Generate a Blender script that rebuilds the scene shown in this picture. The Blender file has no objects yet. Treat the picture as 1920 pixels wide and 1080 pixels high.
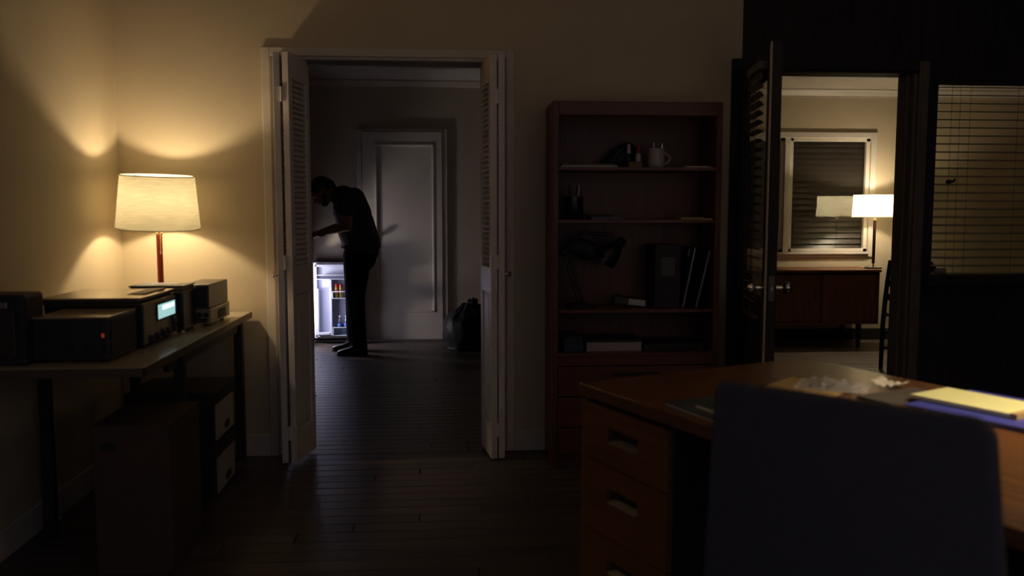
import bpy, bmesh, math, random
from mathutils import Vector, Matrix, Euler, noise
random.seed(7)
R = math.radians
scene = bpy.context.scene
COL = scene.collection

# ------------------------------------------------------------------ camera, world, exposure
FPX, EYE = 1600.0, 1.25
cam_d = bpy.data.cameras.new('camera')
cam_d.sensor_width = 36.0
cam_d.lens = FPX * 36.0 / 1920.0
cam_d.clip_start = 0.05
cam_d.dof.use_dof = True
cam_d.dof.focus_distance = 6.6
cam_d.dof.aperture_fstop = 2.6
cam = bpy.data.objects.new('camera', cam_d)
cam.location = (0, 0, EYE)
cam.rotation_euler = (R(90 - 5.18), 0, R(-4.4))
COL.objects.link(cam)
scene.camera = cam
CR = cam.rotation_euler.to_matrix()

world = bpy.data.worlds.new('night')
world.use_nodes = True
scene.world = world
bg = world.node_tree.nodes['Background']
bg.inputs[0].default_value = (0.86, 0.83, 1.0, 1)
bg.inputs[1].default_value = 0.13

scene.view_settings.view_transform = 'Standard'
scene.view_settings.look = 'None'
scene.view_settings.exposure = 0.0
scene.view_settings.gamma = 1.0

# power of the lamps the place has (used by their builders)
W_LAMP, W_LAMP_FAR, W_LAMP_DESK, W_FRIDGE = 11.0, 16.0, 18.0, 21.0

def ray(px, py):
    return CR @ Vector(((px - 960) / FPX, -(py - 540) / FPX, -1))
def at(px, py, ax, v):
    d = ray(px, py); o = Vector((0, 0, EYE))
    return o + d * ((v - o[ax]) / d[ax])
def PY(px, py, Y): return at(px, py, 1, Y)
def PZ(px, py, Z): return at(px, py, 2, Z)
def PX(px, py, X): return at(px, py, 0, X)

# ------------------------------------------------------------------ materials
def mat(name, col, rough=.5, metal=0.0, var=.12, scale=6.0, stretch=(1, 1, 1), bump=0.0, spec=.5,
        rand=0.0, emit=None, alpha=None, coat=0.0):
    m = bpy.data.materials.new(name); m.use_nodes = True
    nt = m.node_tree; N = nt.nodes; L = nt.links
    b = N['Principled BSDF']
    b.inputs['Roughness'].default_value = rough
    b.inputs['Metallic'].default_value = metal
    b.inputs['Specular IOR Level'].default_value = spec
    if coat:
        b.inputs['Coat Weight'].default_value = coat; b.inputs['Coat Roughness'].default_value = .15
    tc = N.new('ShaderNodeTexCoord'); mp = N.new('ShaderNodeMapping')
    mp.inputs['Scale'].default_value = stretch
    nz = N.new('ShaderNodeTexNoise'); nz.inputs['Scale'].default_value = scale
    nz.inputs['Detail'].default_value = 5
    L.new(tc.outputs['Object'], mp.inputs[0]); L.new(mp.outputs[0], nz.inputs['Vector'])
    rp = N.new('ShaderNodeValToRGB')
    rp.color_ramp.elements[0].position = .3; rp.color_ramp.elements[1].position = .7
    rp.color_ramp.elements[0].color = tuple(max(0, c * (1 - var)) for c in col) + (1,)
    rp.color_ramp.elements[1].color = tuple(min(1, c * (1 + var)) for c in col) + (1,)
    L.new(nz.outputs['Fac'], rp.inputs[0])
    out = rp.outputs[0]
    if rand:
        oi = N.new('ShaderNodeObjectInfo'); mr = N.new('ShaderNodeMapRange')
        mr.inputs[3].default_value = 1 - rand; mr.inputs[4].default_value = 1 + rand
        L.new(oi.outputs['Random'], mr.inputs[0])
        hv = N.new('ShaderNodeHueSaturation')
        L.new(mr.outputs[0], hv.inputs['Value']); L.new(out, hv.inputs['Color'])
        out = hv.outputs[0]
    L.new(out, b.inputs['Base Color'])
    if bump:
        bp = N.new('ShaderNodeBump'); bp.inputs['Strength'].default_value = bump
        bp.inputs['Distance'].default_value = .01
        L.new(nz.outputs['Fac'], bp.inputs['Height']); L.new(bp.outputs[0], b.inputs['Normal'])
    if emit:
        b.inputs['Emission Color'].default_value = tuple(emit[0]) + (1,)
        b.inputs['Emission Strength'].default_value = emit[1]
    return m

def shade_mat(name, tr, df):
    m = bpy.data.materials.new(name); m.use_nodes = True
    nt = m.node_tree; N = nt.nodes; L = nt.links
    N.remove(N['Principled BSDF'])
    o = N['Material Output']
    tc = N.new('ShaderNodeTexCoord')
    w1 = N.new('ShaderNodeTexNoise'); w1.inputs['Scale'].default_value = 60; w1.inputs['Detail'].default_value = 3
    mp = N.new('ShaderNodeMapping'); mp.inputs['Scale'].default_value = (.25, .25, 6)
    L.new(tc.outputs['Object'], mp.inputs[0]); L.new(mp.outputs[0], w1.inputs['Vector'])
    def ramp(c):
        r = N.new('ShaderNodeValToRGB')
        r.color_ramp.elements[0].position = .3; r.color_ramp.elements[1].position = .7
        r.color_ramp.elements[0].color = tuple(x * .86 for x in c) + (1,)
        r.color_ramp.elements[1].color = tuple(min(1, x * 1.1) for x in c) + (1,)
        L.new(w1.outputs['Fac'], r.inputs[0]); return r
    t = N.new('ShaderNodeBsdfTranslucent'); d = N.new('ShaderNodeBsdfDiffuse')
    L.new(ramp(tr).outputs[0], t.inputs[0]); L.new(ramp(df).outputs[0], d.inputs[0])
    a = N.new('ShaderNodeAddShader')
    L.new(t.outputs[0], a.inputs[0]); L.new(d.outputs[0], a.inputs[1]); L.new(a.outputs[0], o.inputs[0])
    return m

def glass_mat(name, tint=(1, 1, 1), refl=1.0, rough=0.0):
    m = bpy.data.materials.new(name); m.use_nodes = True
    nt = m.node_tree; N = nt.nodes; L = nt.links
    N.remove(N['Principled BSDF']); o = N['Material Output']
    t = N.new('ShaderNodeBsdfTransparent'); t.inputs[0].default_value = tint + (1,)
    g = N.new('ShaderNodeBsdfGlossy'); g.inputs['Roughness'].default_value = rough
    lw = N.new('ShaderNodeLayerWeight'); lw.inputs[0].default_value = .5
    pw = N.new('ShaderNodeMath'); pw.operation = 'POWER'; pw.inputs[1].default_value = 5
    mu = N.new('ShaderNodeMath'); mu.operation = 'MULTIPLY_ADD'; mu.inputs[1].default_value = .9; mu.inputs[2].default_value = .042 * refl
    mu.use_clamp = True
    mx = N.new('ShaderNodeMixShader')
    L.new(lw.outputs['Facing'], pw.inputs[0]); L.new(pw.outputs[0], mu.inputs[0]); L.new(mu.outputs[0], mx.inputs[0])
    L.new(t.outputs[0], mx.inputs[1]); L.new(g.outputs[0], mx.inputs[2]); L.new(mx.outputs[0], o.inputs[0])
    return m

M = {}
M['wall'] = mat('cream_wall_paint', (.56, .47, .33), .7, var=.05, scale=2.5, bump=.03)
M['wall_hall'] = mat('beige_hall_paint', (.50, .42, .32), .7, var=.05, scale=2.5, bump=.03)
M['ceiling'] = mat('ceiling_plaster', (.45, .40, .34), .8, var=.05, bump=.03)
M['trim'] = mat('cream_trim_paint', (.62, .56, .49), .45, var=.05, scale=10)
M['bifold'] = mat('bifold_paint', (.72, .65, .61), .45, var=.06, scale=9)
M['halldoor'] = mat('hall_door_paint', (.66, .59, .51), .45, var=.04, scale=5)
M['casing_brown'] = mat('brown_casing', (.15, .115, .09), .5, var=.2, scale=8, stretch=(6, 6, .7))
M['partition'] = mat('dark_stained_partition', (.036, .031, .034), .65, spec=.15, var=.3, scale=8, stretch=(6, 6, .6))
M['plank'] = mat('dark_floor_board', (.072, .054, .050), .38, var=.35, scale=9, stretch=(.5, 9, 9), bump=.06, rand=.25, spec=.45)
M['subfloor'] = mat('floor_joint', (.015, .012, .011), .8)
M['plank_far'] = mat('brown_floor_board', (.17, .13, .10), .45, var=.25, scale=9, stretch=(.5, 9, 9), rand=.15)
M['oak'] = mat('desk_wood', (.155, .066, .026), .27, var=.22, scale=7, stretch=(.7, 9, 9), bump=.02)
M['oak_face'] = mat('drawer_wood', (.215, .085, .028), .4, var=.2, scale=7, stretch=(.8, 8, 8), bump=.02)
M['mahog'] = mat('mahogany', (.115, .034, .022), .42, var=.25, scale=6, stretch=(8, 8, .8))
M['mahog_h'] = mat('mahogany_shelf', (.13, .040, .026), .38, var=.25, scale=6, stretch=(.8, 8, 8))
M['credenza'] = mat('credenza_wood', (.20, .082, .042), .4, var=.3, scale=7, stretch=(9, 9, .6))
M['table'] = mat('table_laminate', (.48, .42, .32), .22, var=.06, scale=5)
M['table_edge'] = mat('table_edge_band', (.10, .065, .045), .5)
M['black'] = mat('black_plastic', (.036, .034, .040), .55, spec=.25, var=.15, scale=20)
M['blackmetal'] = mat('black_metal_case', (.035, .030, .028), .38, var=.15, scale=30, bump=.02)
M['browncase'] = mat('brown_grey_case', (.085, .068, .052), .40, var=.12, scale=30, bump=.02)
M['lit_top'] = mat('lamplit_tan_top', (.42, .33, .22), .14, spec=.8, var=.12, scale=30)  # tan for upper faces only: lamplight put into the colour
M['beige'] = mat('beige_metal', (.30, .25, .17), .45, var=.1, scale=15)
M['leather_red'] = mat('red_leather', (.27, .028, .012), .42, var=.15, scale=40, bump=.05)
M['leather_dark'] = mat('dark_leather', (.06, .016, .011), .42, var=.15, scale=40, bump=.05)
M['brass'] = mat('brass', (.75, .55, .25), .3, 1.0, var=.05)
M['chrome'] = mat('chrome', (.65, .65, .68), .15, 1.0, var=.03)
M['steel'] = mat('brushed_steel', (.35, .34, .34), .35, 1.0, var=.1, scale=30)
M['shade'] = shade_mat('linen_shade', (.30, .29, .25), (.36, .34, .29))
M['shade_white'] = shade_mat('white_shade', (.54, .53, .47), (.40, .39, .36))
def bulb_mat():
    m = bpy.data.materials.new('bulb_glass'); m.use_nodes = True
    N = m.node_tree.nodes; L = m.node_tree.links; N.remove(N['Principled BSDF'])
    t = N.new('ShaderNodeBsdfTransparent'); e = N.new('ShaderNodeEmission'); a = N.new('ShaderNodeAddShader')
    t.inputs[0].default_value = (.97, .97, .97, 1); e.inputs[0].default_value = (1, .8, .5, 1); e.inputs[1].default_value = 3
    L.new(t.outputs[0], a.inputs[0]); L.new(e.outputs[0], a.inputs[1]); L.new(a.outputs[0], N['Material Output'].inputs[0])
    return m
M['bulb'] = bulb_mat()
M['cardboard'] = mat('cardboard', (.085, .052, .036), .8, var=.1, scale=12)
M['cardboard_dark'] = mat('dark_file_box', (.030, .026, .030), .7, var=.15, scale=12)
M['boxwhite'] = mat('white_box_panel', (.42, .38, .35), .7, var=.06)
M['fridge_black'] = mat('fridge_shell', (.02, .02, .022), .35, var=.1)
M['fridge_white'] = mat('fridge_liner', (.47, .49, .62), .35, var=.03)
M['rail'] = mat('clear_rail', (.70, .72, .80), .2, var=.03)
M['lidred'] = mat('red_lid', (.55, .02, .03), .35)
M['jar'] = mat('jar_contents', (.33, .25, .04), .25, var=.3, scale=40)
M['labelred'] = mat('red_label', (.50, .05, .06), .5)
M['bottle'] = glass_mat('bottle_plastic', (.86, .90, .96), 1.6, .05)
M['labelblue'] = mat('blue_label', (.05, .12, .42), .5)
M['capwhite'] = mat('white_cap', (.7, .7, .75), .4)
M['bag'] = mat('black_plastic_bag', (.011, .011, .014), .55, spec=.25, var=.2, scale=20, bump=.25)
M['skin'] = mat('skin', (.30, .115, .065), .5, var=.1, scale=20)
M['hair'] = mat('dark_hair', (.012, .011, .012), .55, var=.3, scale=60, bump=.3)
M['shirt'] = mat('charcoal_shirt', (.065, .058, .064), .95, spec=0, var=.2, scale=14, bump=.12)
M['trouser'] = mat('dark_trousers', (.009, .009, .013), .95, spec=0, var=.2, scale=14, bump=.12)
M['shoe'] = mat('black_shoe_leather', (.018, .016, .018), .22, var=.15, scale=20)
M['eye'] = mat('eye_white', (.6, .58, .55), .3)
M['glass'] = glass_mat('window_glass', (.97, .97, .96), 1.0)
M['glass_mirror'] = glass_mat('dark_window_glass', (.9, .9, .9), 2.0)
M['slat_dark'] = mat('dark_blind_slat', (.11, .092, .075), .4, var=.1)
M['slat_far'] = mat('bronze_blind_slat', (.10, .082, .068), .33, var=.1)
M['chairblack'] = mat('black_chair_fabric', (.070, .066, .080), .8, spec=.2, var=.1, scale=60, bump=.05)
M['paper'] = mat('white_paper', (.62, .58, .56), .7, var=.04)
M['yellow'] = mat('yellow_pad', (.82, .83, .46), .7, var=.04)
M['blue'] = mat('blue_folder', (.055, .065, .42), .5, var=.08)
M['manila'] = mat('manila_paper', (.50, .34, .16), .7, var=.05)
M['grey'] = mat('grey_folder', (.095, .085, .085), .5, var=.1)
M['magazine'] = mat('teal_magazine', (.05, .07, .085), .35, var=.4, scale=9)
pm = mat('clear_plastic_bag', (.55, .53, .58), .22, var=.1, bump=.3, scale=12)
_n = pm.node_tree.nodes; _l = pm.node_tree.links
_t = _n.new('ShaderNodeBsdfTransparent'); _x = _n.new('ShaderNodeMixShader'); _x.inputs[0].default_value = .40
_l.new(_t.outputs[0], _x.inputs[1]); _l.new(_n['Principled BSDF'].outputs[0], _x.inputs[2]); _l.new(_x.outputs[0], _n['Material Output'].inputs[0])
M['plastic'] = pm
M['mug'] = mat('mug_glaze', (.42, .36, .36), .3, var=.04)
M['darkblue'] = mat('dark_blue_cover', (.02, .035, .07), .4, var=.2)
M['display'] = mat('lit_display', (.05, .12, .12), .3, emit=((.46, .82, .80), .75))
M['display_hot'] = mat('display_bright', (.2, .3, .3), .3, emit=((.75, .95, 1.0), 1.3))
M['led'] = mat('red_led', (.3, .02, .01), .3, emit=((1, .14, .03), .14))
M['pull'] = mat('dark_pull', (.09, .085, .09), .35, .6, var=.1)
M['rubber'] = mat('rubber', (.02, .02, .02), .8)
M['redink'] = mat('red_marker', (.35, .02, .02), .4)
M['goldbox'] = mat('mustard_box', (.20, .12, .02), .6)

# ------------------------------------------------------------------ mesh builder
WM = {}
class MB:
    def __init__(self): self.v = []; self.f = []
    def add(self, vs, fs):
        n = len(self.v); self.v += [Vector(p) for p in vs]; self.f += [tuple(i + n for i in q) for q in fs]; return self
    def box(self, x0, x1, y0, y1, z0, z1):
        vs = [(x, y, z) for z in (z0, z1) for y in (y0, y1) for x in (x0, x1)]
        return self.add(vs, [(0, 2, 3, 1), (4, 5, 7, 6), (0, 1, 5, 4), (2, 6, 7, 3), (0, 4, 6, 2), (1, 3, 7, 5)])
    def mbox(self, m, x0, x1, y0, y1, z0, z1):
        b = MB().box(x0, x1, y0, y1, z0, z1); return self.add([m @ p for p in b.v], b.f)
    def cyl(self, p0, p1, r0, r1=None, n=14, caps=True):
        p0 = Vector(p0); p1 = Vector(p1); r1 = r0 if r1 is None else r1
        q = (p1 - p0).to_track_quat('Z', 'Y')
        vs = []
        for p, r in ((p0, r0), (p1, r1)):
            for i in range(n):
                a = 2 * math.pi * i / n
                vs.append(p + q @ Vector((r * math.cos(a), r * math.sin(a), 0)))
        fs = [(i, (i + 1) % n, n + (i + 1) % n, n + i) for i in range(n)]
        if caps: fs += [tuple(range(n - 1, -1, -1)), tuple(range(n, 2 * n))]
        return self.add(vs, fs)
    def lathe(self, prof, c=(0, 0, 0), n=24, m=None, closed=False):
        vs = []; c = Vector(c)
        for r, z in prof:
            for i in range(n):
                a = 2 * math.pi * i / n
                p = Vector((r * math.cos(a), r * math.sin(a), z))
                vs.append((m @ p if m else p) + c)
        k = len(prof); fs = []
        for j in range(k - 1 if not closed else k):
            j2 = (j + 1) % k
            for i in range(n):
                fs.append((j * n + i, j * n + (i + 1) % n, j2 * n + (i + 1) % n, j2 * n + i))
        if not closed:
            fs += [tuple(range(n - 1, -1, -1)), tuple(range((k - 1) * n, k * n))]
        return self.add(vs, fs)
    def tube(self, pts, r, n=8, closed=False):
        pts = [Vector(p) for p in pts]; rs = r if isinstance(r, (list, tuple)) else [r] * len(pts)
        vs = []; k = len(pts); up = Vector((.123, .35, .93))
        for i, p in enumerate(pts):
            if closed: t = pts[(i + 1) % k] - pts[i - 1]
            else: t = pts[min(i + 1, k - 1)] - pts[max(i - 1, 0)]
            t.normalize(); a = t.cross(up).normalized(); b = t.cross(a)
            for j in range(n):
                w = 2 * math.pi * j / n
                vs.append(p + (a * math.cos(w) + b * math.sin(w)) * rs[i])
        fs = []
        for i in range(k if closed else k - 1):
            i2 = (i + 1) % k
            for j in range(n):
                fs.append((i * n + j, i * n + (j + 1) % n, i2 * n + (j + 1) % n, i2 * n + j))
        if not closed: fs += [tuple(range(n - 1, -1, -1)), tuple(range((k - 1) * n, k * n))]
        return self.add(vs, fs)
    def ball(self, c, r, n=12, m=None):
        rx, ry, rz = (r, r, r) if not isinstance(r, (tuple, list)) else r
        prof = [(math.sin(math.pi * i / n), -math.cos(math.pi * i / n)) for i in range(1, n)]
        b = MB().lathe(prof, n=n * 2)
        mm = m or Matrix.Identity(3)
        return self.add([mm @ Vector((p.x * rx, p.y * ry, p.z * rz)) + Vector(c) for p in b.v], b.f)
    def prism(self, poly, z0, z1, m=None):
        n = len(poly)
        vs = [Vector((x, y, z0)) for x, y in poly] + [Vector((x, y, z1)) for x, y in poly]
        if m: vs = [m @ p for p in vs]
        return self.add(vs, [(i, (i + 1) % n, n + (i + 1) % n, n + i) for i in range(n)] +
                        [tuple(range(n - 1, -1, -1)), tuple(range(n, 2 * n))])
    def xf(self, m):
        self.v = [m @ p for p in self.v]; return self
    def mesh(self, name, bevel=0.0, seg=2, smooth=False):
        me = bpy.data.meshes.new(name); me.from_pydata([tuple(p) for p in self.v], [], self.f); me.update()
        bm = bmesh.new(); bm.from_mesh(me)
        bmesh.ops.recalc_face_normals(bm, faces=bm.faces)
        if bevel:
            eds = [e for e in bm.edges if len(e.link_faces) == 2 and e.calc_face_angle(0) > .6]
            bmesh.ops.bevel(bm, geom=eds, offset=bevel, segments=seg, affect='EDGES', profile=.5, clamp_overlap=True)
        for fc in bm.faces: fc.smooth = bool(smooth)
        if smooth:
            for e in bm.edges:
                if len(e.link_faces) == 2 and e.calc_face_angle(0) > .7: e.smooth = False
        bm.to_mesh(me); bm.free(); return me
    def build(self, name, m, parent=None, origin=None, bevel=0.0, seg=2, smooth=False, local=False):
        """world coordinates unless local: then already in the parent's frame"""
        if parent is not None and not local:
            inv = WM[parent].inverted(); self.v = [inv @ p for p in self.v]
        if parent is None and origin is not None:
            o_ = Vector(origin); self.v = [p - o_ for p in self.v]
        me = self.mesh(name, bevel, seg, smooth)
        return link(name, me, m, parent, Matrix.Translation(origin) if (parent is None and origin is not None) else Matrix.Identity(4))

def link(name, me, m, parent=None, loc=None):
    o = bpy.data.objects.new(name, me)
    if me is not None and m is not None and not me.materials: me.materials.append(M[m] if isinstance(m, str) else m)
    COL.objects.link(o)
    loc = loc or Matrix.Identity(4)
    if parent is not None: o.parent = parent
    o.matrix_local = loc
    WM[o] = (WM[parent] @ loc) if parent is not None else loc.copy()
    return o
def thing(name, label, cat, loc=(0, 0, 0), rz=0, group=None, tilt=None):
    m = Matrix.Translation(loc) @ Matrix.Rotation(rz, 4, 'Z')
    if tilt is not None: m = m @ tilt
    o = link(name, None, None, None, m); o.empty_display_size = .05
    return tag(o, label, cat, group)
def tag(o, label=None, cat=None, group=None, kind=None):
    if label: o['label'] = label
    if cat: o['category'] = cat
    if group: o['group'] = group
    if kind: o['kind'] = kind
    return o
def struct(o, label, cat): return tag(o, label, cat, kind='structure')

# ------------------------------------------------------------------ the setting
XL, YN, TH = -1.602, 4.363, .14          # left wall, wall with the openings, its thickness
YB = YN + TH                             # its far face
YF, YF2 = 8.242, 7.95                    # far wall of hall, far wall of the second office
XR = 3.45                                # right wall of this office
ZC, ZH, ZF = 2.72, 2.469, 2.39           # ceilings
Y0 = -.6                                 # this office goes on behind the camera
OX0, OX1, OZ = -.858, .306, 2.008        # bifold opening
DX0, DX1, DZ = 1.52, 2.462, 1.975        # glazed door opening
WX0, WX1, WZ0, WZ1 = 2.575, 3.40, .895, 1.935   # partition window
HX0, HX1 = -1.86, .95                    # hall sides
FX0, FX1 = 1.09, 6.4                     # second office sides

b = MB()
b.box(XL - .1, OX0, YN, YB, 0, ZC).box(OX0, OX1, YN, YB, OZ, ZC).box(OX1, DX0, YN, YB, 0, ZC)
struct(b.build('wall_back', 'wall'), 'cream painted wall around the bifold doorway', 'wall')
b = MB()
b.box(DX0, DX1, YN, YB, DZ, ZC).box(DX1, WX0, YN, YB, 0, ZC).box(WX0, WX1, YN, YB, 0, WZ0)
b.box(WX0, WX1, YN, YB, WZ1, ZC).box(WX1, XR + .1, YN, YB, 0, ZC)
struct(b.build('wall_partition', 'partition'), 'dark stained partition wall around glazed door and interior window', 'wall')
struct(MB().box(XL - .1, XL, Y0, YN, 0, ZC).build('wall_left', 'wall'), 'cream side wall beside the table with the radios', 'wall')
struct(MB().box(XR, XR + .1, Y0, YN, 0, ZC).build('wall_right', 'partition'), 'dark side wall past the wooden desk', 'wall')
struct(MB().box(XL - .1, XR + .1, Y0, YB, ZC, ZC + .1).build('ceiling', 'ceiling'), 'plain plaster ceiling of the near office', 'ceiling')
struct(MB().box(HX0 - .1, HX1 + .0, YF, YF + .1, 0, ZH).build('wall_hall_back', 'wall_hall'), 'beige hall wall around the white panel door', 'wall')
struct(MB().box(HX0 - .1, HX0, YB, YF, 0, ZH).build('wall_hall_left', 'wall_hall'), 'beige hall side wall behind the small fridge', 'wall')
struct(MB().box(HX1, HX1 + .14, YB, YF + .1, 0, ZH).build('wall_hall_right', 'wall_hall'), 'beige hall side wall beyond the rubbish bag', 'wall')
struct(MB().box(HX0 - .1, HX1 + .14, YB, YF + .1, ZH, ZH + .1).build('ceiling_hall', 'ceiling'), 'plaster ceiling of the hall', 'ceiling')
# second office: the far wall has a window opening
FWX0, FWX1, FWZ0, FWZ1 = 2.30, PY(1633, 262, YF2).x, PY(1560, 472, YF2).z, PY(1560, 259, YF2).z
b = MB()
b.box(FX0, FWX0, YF2, YF2 + .12, 0, ZF).box(FWX1, FX1, YF2, YF2 + .12, 0, ZF)
b.box(FWX0, FWX1, YF2, YF2 + .12, 0, FWZ0).box(FWX0, FWX1, YF2, YF2 + .12, FWZ1, ZF)
struct(b.build('wall_office_back', 'wall'), 'cream wall with white framed window in the second office', 'wall')
struct(MB().box(XR + .1, FX1 + .1, YN, YB, 0, ZC).build('wall_office_front', 'wall'), 'cream wall of the second office beyond the partition', 'wall')
struct(MB().box(FX1, FX1 + .1, YB, YF2 + .1, 0, ZF).build('wall_office_right', 'wall'), 'cream side wall of the second office', 'wall')
struct(MB().box(FX0, FX1 + .1, YB, YF2 + .12, ZF, ZF + .1).build('ceiling_office', 'ceiling'), 'pale ceiling of the second office', 'ceiling')

# floors of boards
def board_floor(name, label, x0, x1, y0, y1, w, m, cuts):
    f = struct(MB().box(x0, x1, y0, y1, -.06, -.02).build(name, 'subfloor', origin=((x0 + x1) / 2, (y0 + y1) / 2, -.06)), label, 'floor')
    inv = WM[f].inverted(); rows = int((y1 - y0) / w + .999); cache = {}
    for r in range(rows):
        ya = y0 + r * w; yb = min(y1, ya + w)
        xs = [x0] + sorted(x0 + (x1 - x0) * ((c + .381 * r) % 1.0) for c in cuts) + [x1]
        for a, e in zip(xs, xs[1:]):
            if e - a < .05: continue
            key = (round(e - a, 2), round(yb - ya, 3))
            if key not in cache:
                hx, hy = (e - a) / 2 - .0012, (yb - ya) / 2 - .0015
                bb = MB()
                bb.add([(-hx, -hy, -.02), (hx, -hy, -.02), (hx, hy, -.02), (-hx, hy, -.02),
                        (-hx, -hy, -.003), (hx, -hy, -.003), (hx, hy, -.003), (-hx, hy, -.003),
                        (-hx + .002, -hy + .002, 0), (hx - .002, -hy + .002, 0), (hx - .002, hy - .002, 0), (-hx + .002, hy - .002, 0)],
                       [(3, 2, 1, 0), (0, 1, 5, 4), (1, 2, 6, 5), (2, 3, 7, 6), (3, 0, 4, 7),
                        (4, 5, 9, 8), (5, 6, 10, 9), (6, 7, 11, 10), (7, 4, 8, 11), (8, 9, 10, 11)])
                cache[key] = bb.mesh('floor_board')
                cache[key].materials.append(M[m])
            mm = Matrix.Translation(((a + e) / 2, (ya + yb) / 2, random.uniform(-.0006, 0))) @ Matrix.Rotation(random.uniform(-.006, .006), 4, 'X')
            link('floor_board', cache[key], None, f, inv @ mm)
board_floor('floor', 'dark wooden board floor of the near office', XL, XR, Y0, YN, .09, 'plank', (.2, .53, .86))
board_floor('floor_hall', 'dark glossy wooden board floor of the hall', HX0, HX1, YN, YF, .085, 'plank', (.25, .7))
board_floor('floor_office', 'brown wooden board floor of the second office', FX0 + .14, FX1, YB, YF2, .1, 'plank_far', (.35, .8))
struct(MB().box(OX1, HX1 + .14, YN, YB, -.06, 0).box(DX0, DX1, YN, YB, -.06, .0).build('trim_threshold', 'partition'), 'dark wooden sill under the glazed office door', 'threshold')

# casing of the bifold opening
t = struct(thing('trim_bifold_casing', 'cream door casing around the bifold doorway', 'door casing', (OX0, YN, 0)), None, None)
cw = .042
for xa, xb_ in ((OX0 - cw, OX0), (OX1, OX1 + cw)):
    MB().box(xa, xb_, YN - .016, YN + .0, 0, OZ + cw).build('casing_board', 'trim', t, bevel=.004)
MB().box(OX0, OX1, YN - .016, YN, OZ, OZ + cw).build('casing_head', 'trim', t, bevel=.004)
MB().box(OX0, OX0 + .012, YN, YB, 0, OZ).build('jamb', 'trim', t)
MB().box(OX1 - .012, OX1, YN, YB, 0, OZ).build('jamb', 'trim', t)
MB().box(OX0 + .012, OX1 - .012, YN, YB, OZ - .012, OZ).build('jamb_head', 'trim', t)
MB().box(OX0 + .012, OX1 - .012, YN + .06, YN + .09, OZ - .03, OZ - .012).build('track', 'casing_brown', t)
# baseboards
for nm, x0, x1, y0, y1, m, lb in (('baseboard_back', XL, OX0 - cw, YN - .014, YN, 'trim', 'cream baseboard under the table'),
                             ('baseboard_middle', OX1 + cw, DX0 - .06, YN - .014, YN, 'trim', 'cream baseboard beside the bookcase'),
                             ('baseboard_left', XL, XL + .014, Y0, YN - .014, 'trim', 'cream baseboard along the side wall by the table'),
                             ('baseboard_office', FX0 + .14, FX1, YF2 - .014, YF2, 'partition', 'dark baseboard behind the credenza'),
                             ('baseboard_hall', .06, HX1, YF - .012, YF, 'wall_hall', 'beige baseboard beside the panel door')):
    struct(MB().box(x0, x1, y0, y1, 0, .11).build(nm, m, origin=((x0 + x1) / 2, y1, 0), bevel=.004), lb, 'baseboard')
def crown(nm, x0, x1, y, z, m, lb):
    poly = [(0, 0), (-.06, 0), (-.06, -.012), (-.045, -.02), (-.02, -.055), (-.012, -.06), (-.012, -.075), (0, -.075)]
    mm = Matrix(((0, 0, 1, 0), (1, 0, 0, y), (0, 1, 0, z), (0, 0, 0, 1)))
    struct(MB().prism(poly, x0, x1, mm).build(nm, m), lb, 'moulding')
crown('trim_hall_crown', HX0, HX1, YF, ZH, 'wall_hall', 'beige crown moulding above the hall panel door')
crown('trim_office_crown', FX0 + .14, FX1, YF2, ZF, 'trim', 'pale crown moulding in the second office')

# panel door in the hall
dx0, dx1 = PY(681, 400, YF).x, PY(829, 400, YF).x
t = struct(thing('door_1', 'closed white one-panel door at the end of the hall', 'door', ((dx0 + dx1) / 2, YF, 0)), None, None)
zt = 1.99
px0, px1 = PY(704, 400, YF).x, PY(815, 400, YF).x
pz1, pz0 = PY(760, 270, YF).z, PY(760, 585, YF).z
b = MB().box(dx0, px0, YF - .03, YF - .001, .012, zt).box(px1, dx1, YF - .03, YF - .001, .012, zt)
b.box(px0, px1, YF - .03, YF - .001, .012, pz0).box(px0, px1, YF - .03, YF - .001, pz1, zt)
leaf = b.build('door_leaf', 'halldoor', t)
MB().box(px0, px1, YF - .016, YF - .001, pz0, pz1).build('panel', 'halldoor', leaf)
for a in ((px0, px0 + .02, pz0, pz1), (px1 - .02, px1, pz0, pz1), (px0, px1, pz0, pz0 + .02), (px0, px1, pz1 - .02, pz1)):
    MB().box(a[0], a[1], YF - .036, YF - .014, a[2], a[3]).build('panel_moulding', 'halldoor', leaf, bevel=.005)
for a in ((dx0 - .052, dx0 - .003, 0, zt + .03), (dx1 + .003, dx1 + .052, 0, zt + .03), (dx0 - .003, dx1 + .003, zt + .003, zt + .03)):
    MB().box(a[0], a[1], YF - .022, YF - .001, a[2], a[3]).build('door_casing', 'trim', t, bevel=.006)
kx = dx0 + .06
MB().lathe([(.026, 0), (.026, .006), (.010, .010), (.010, .035), (.024, .042), (.027, .055), (.020, .066)],
           n=18, c=(0, 0, 0)).xf(Matrix.Translation((kx, YF - .03, .95)) @ Matrix.Rotation(R(90), 4, 'X')).build('door_knob', 'steel', t, smooth=True)

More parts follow.
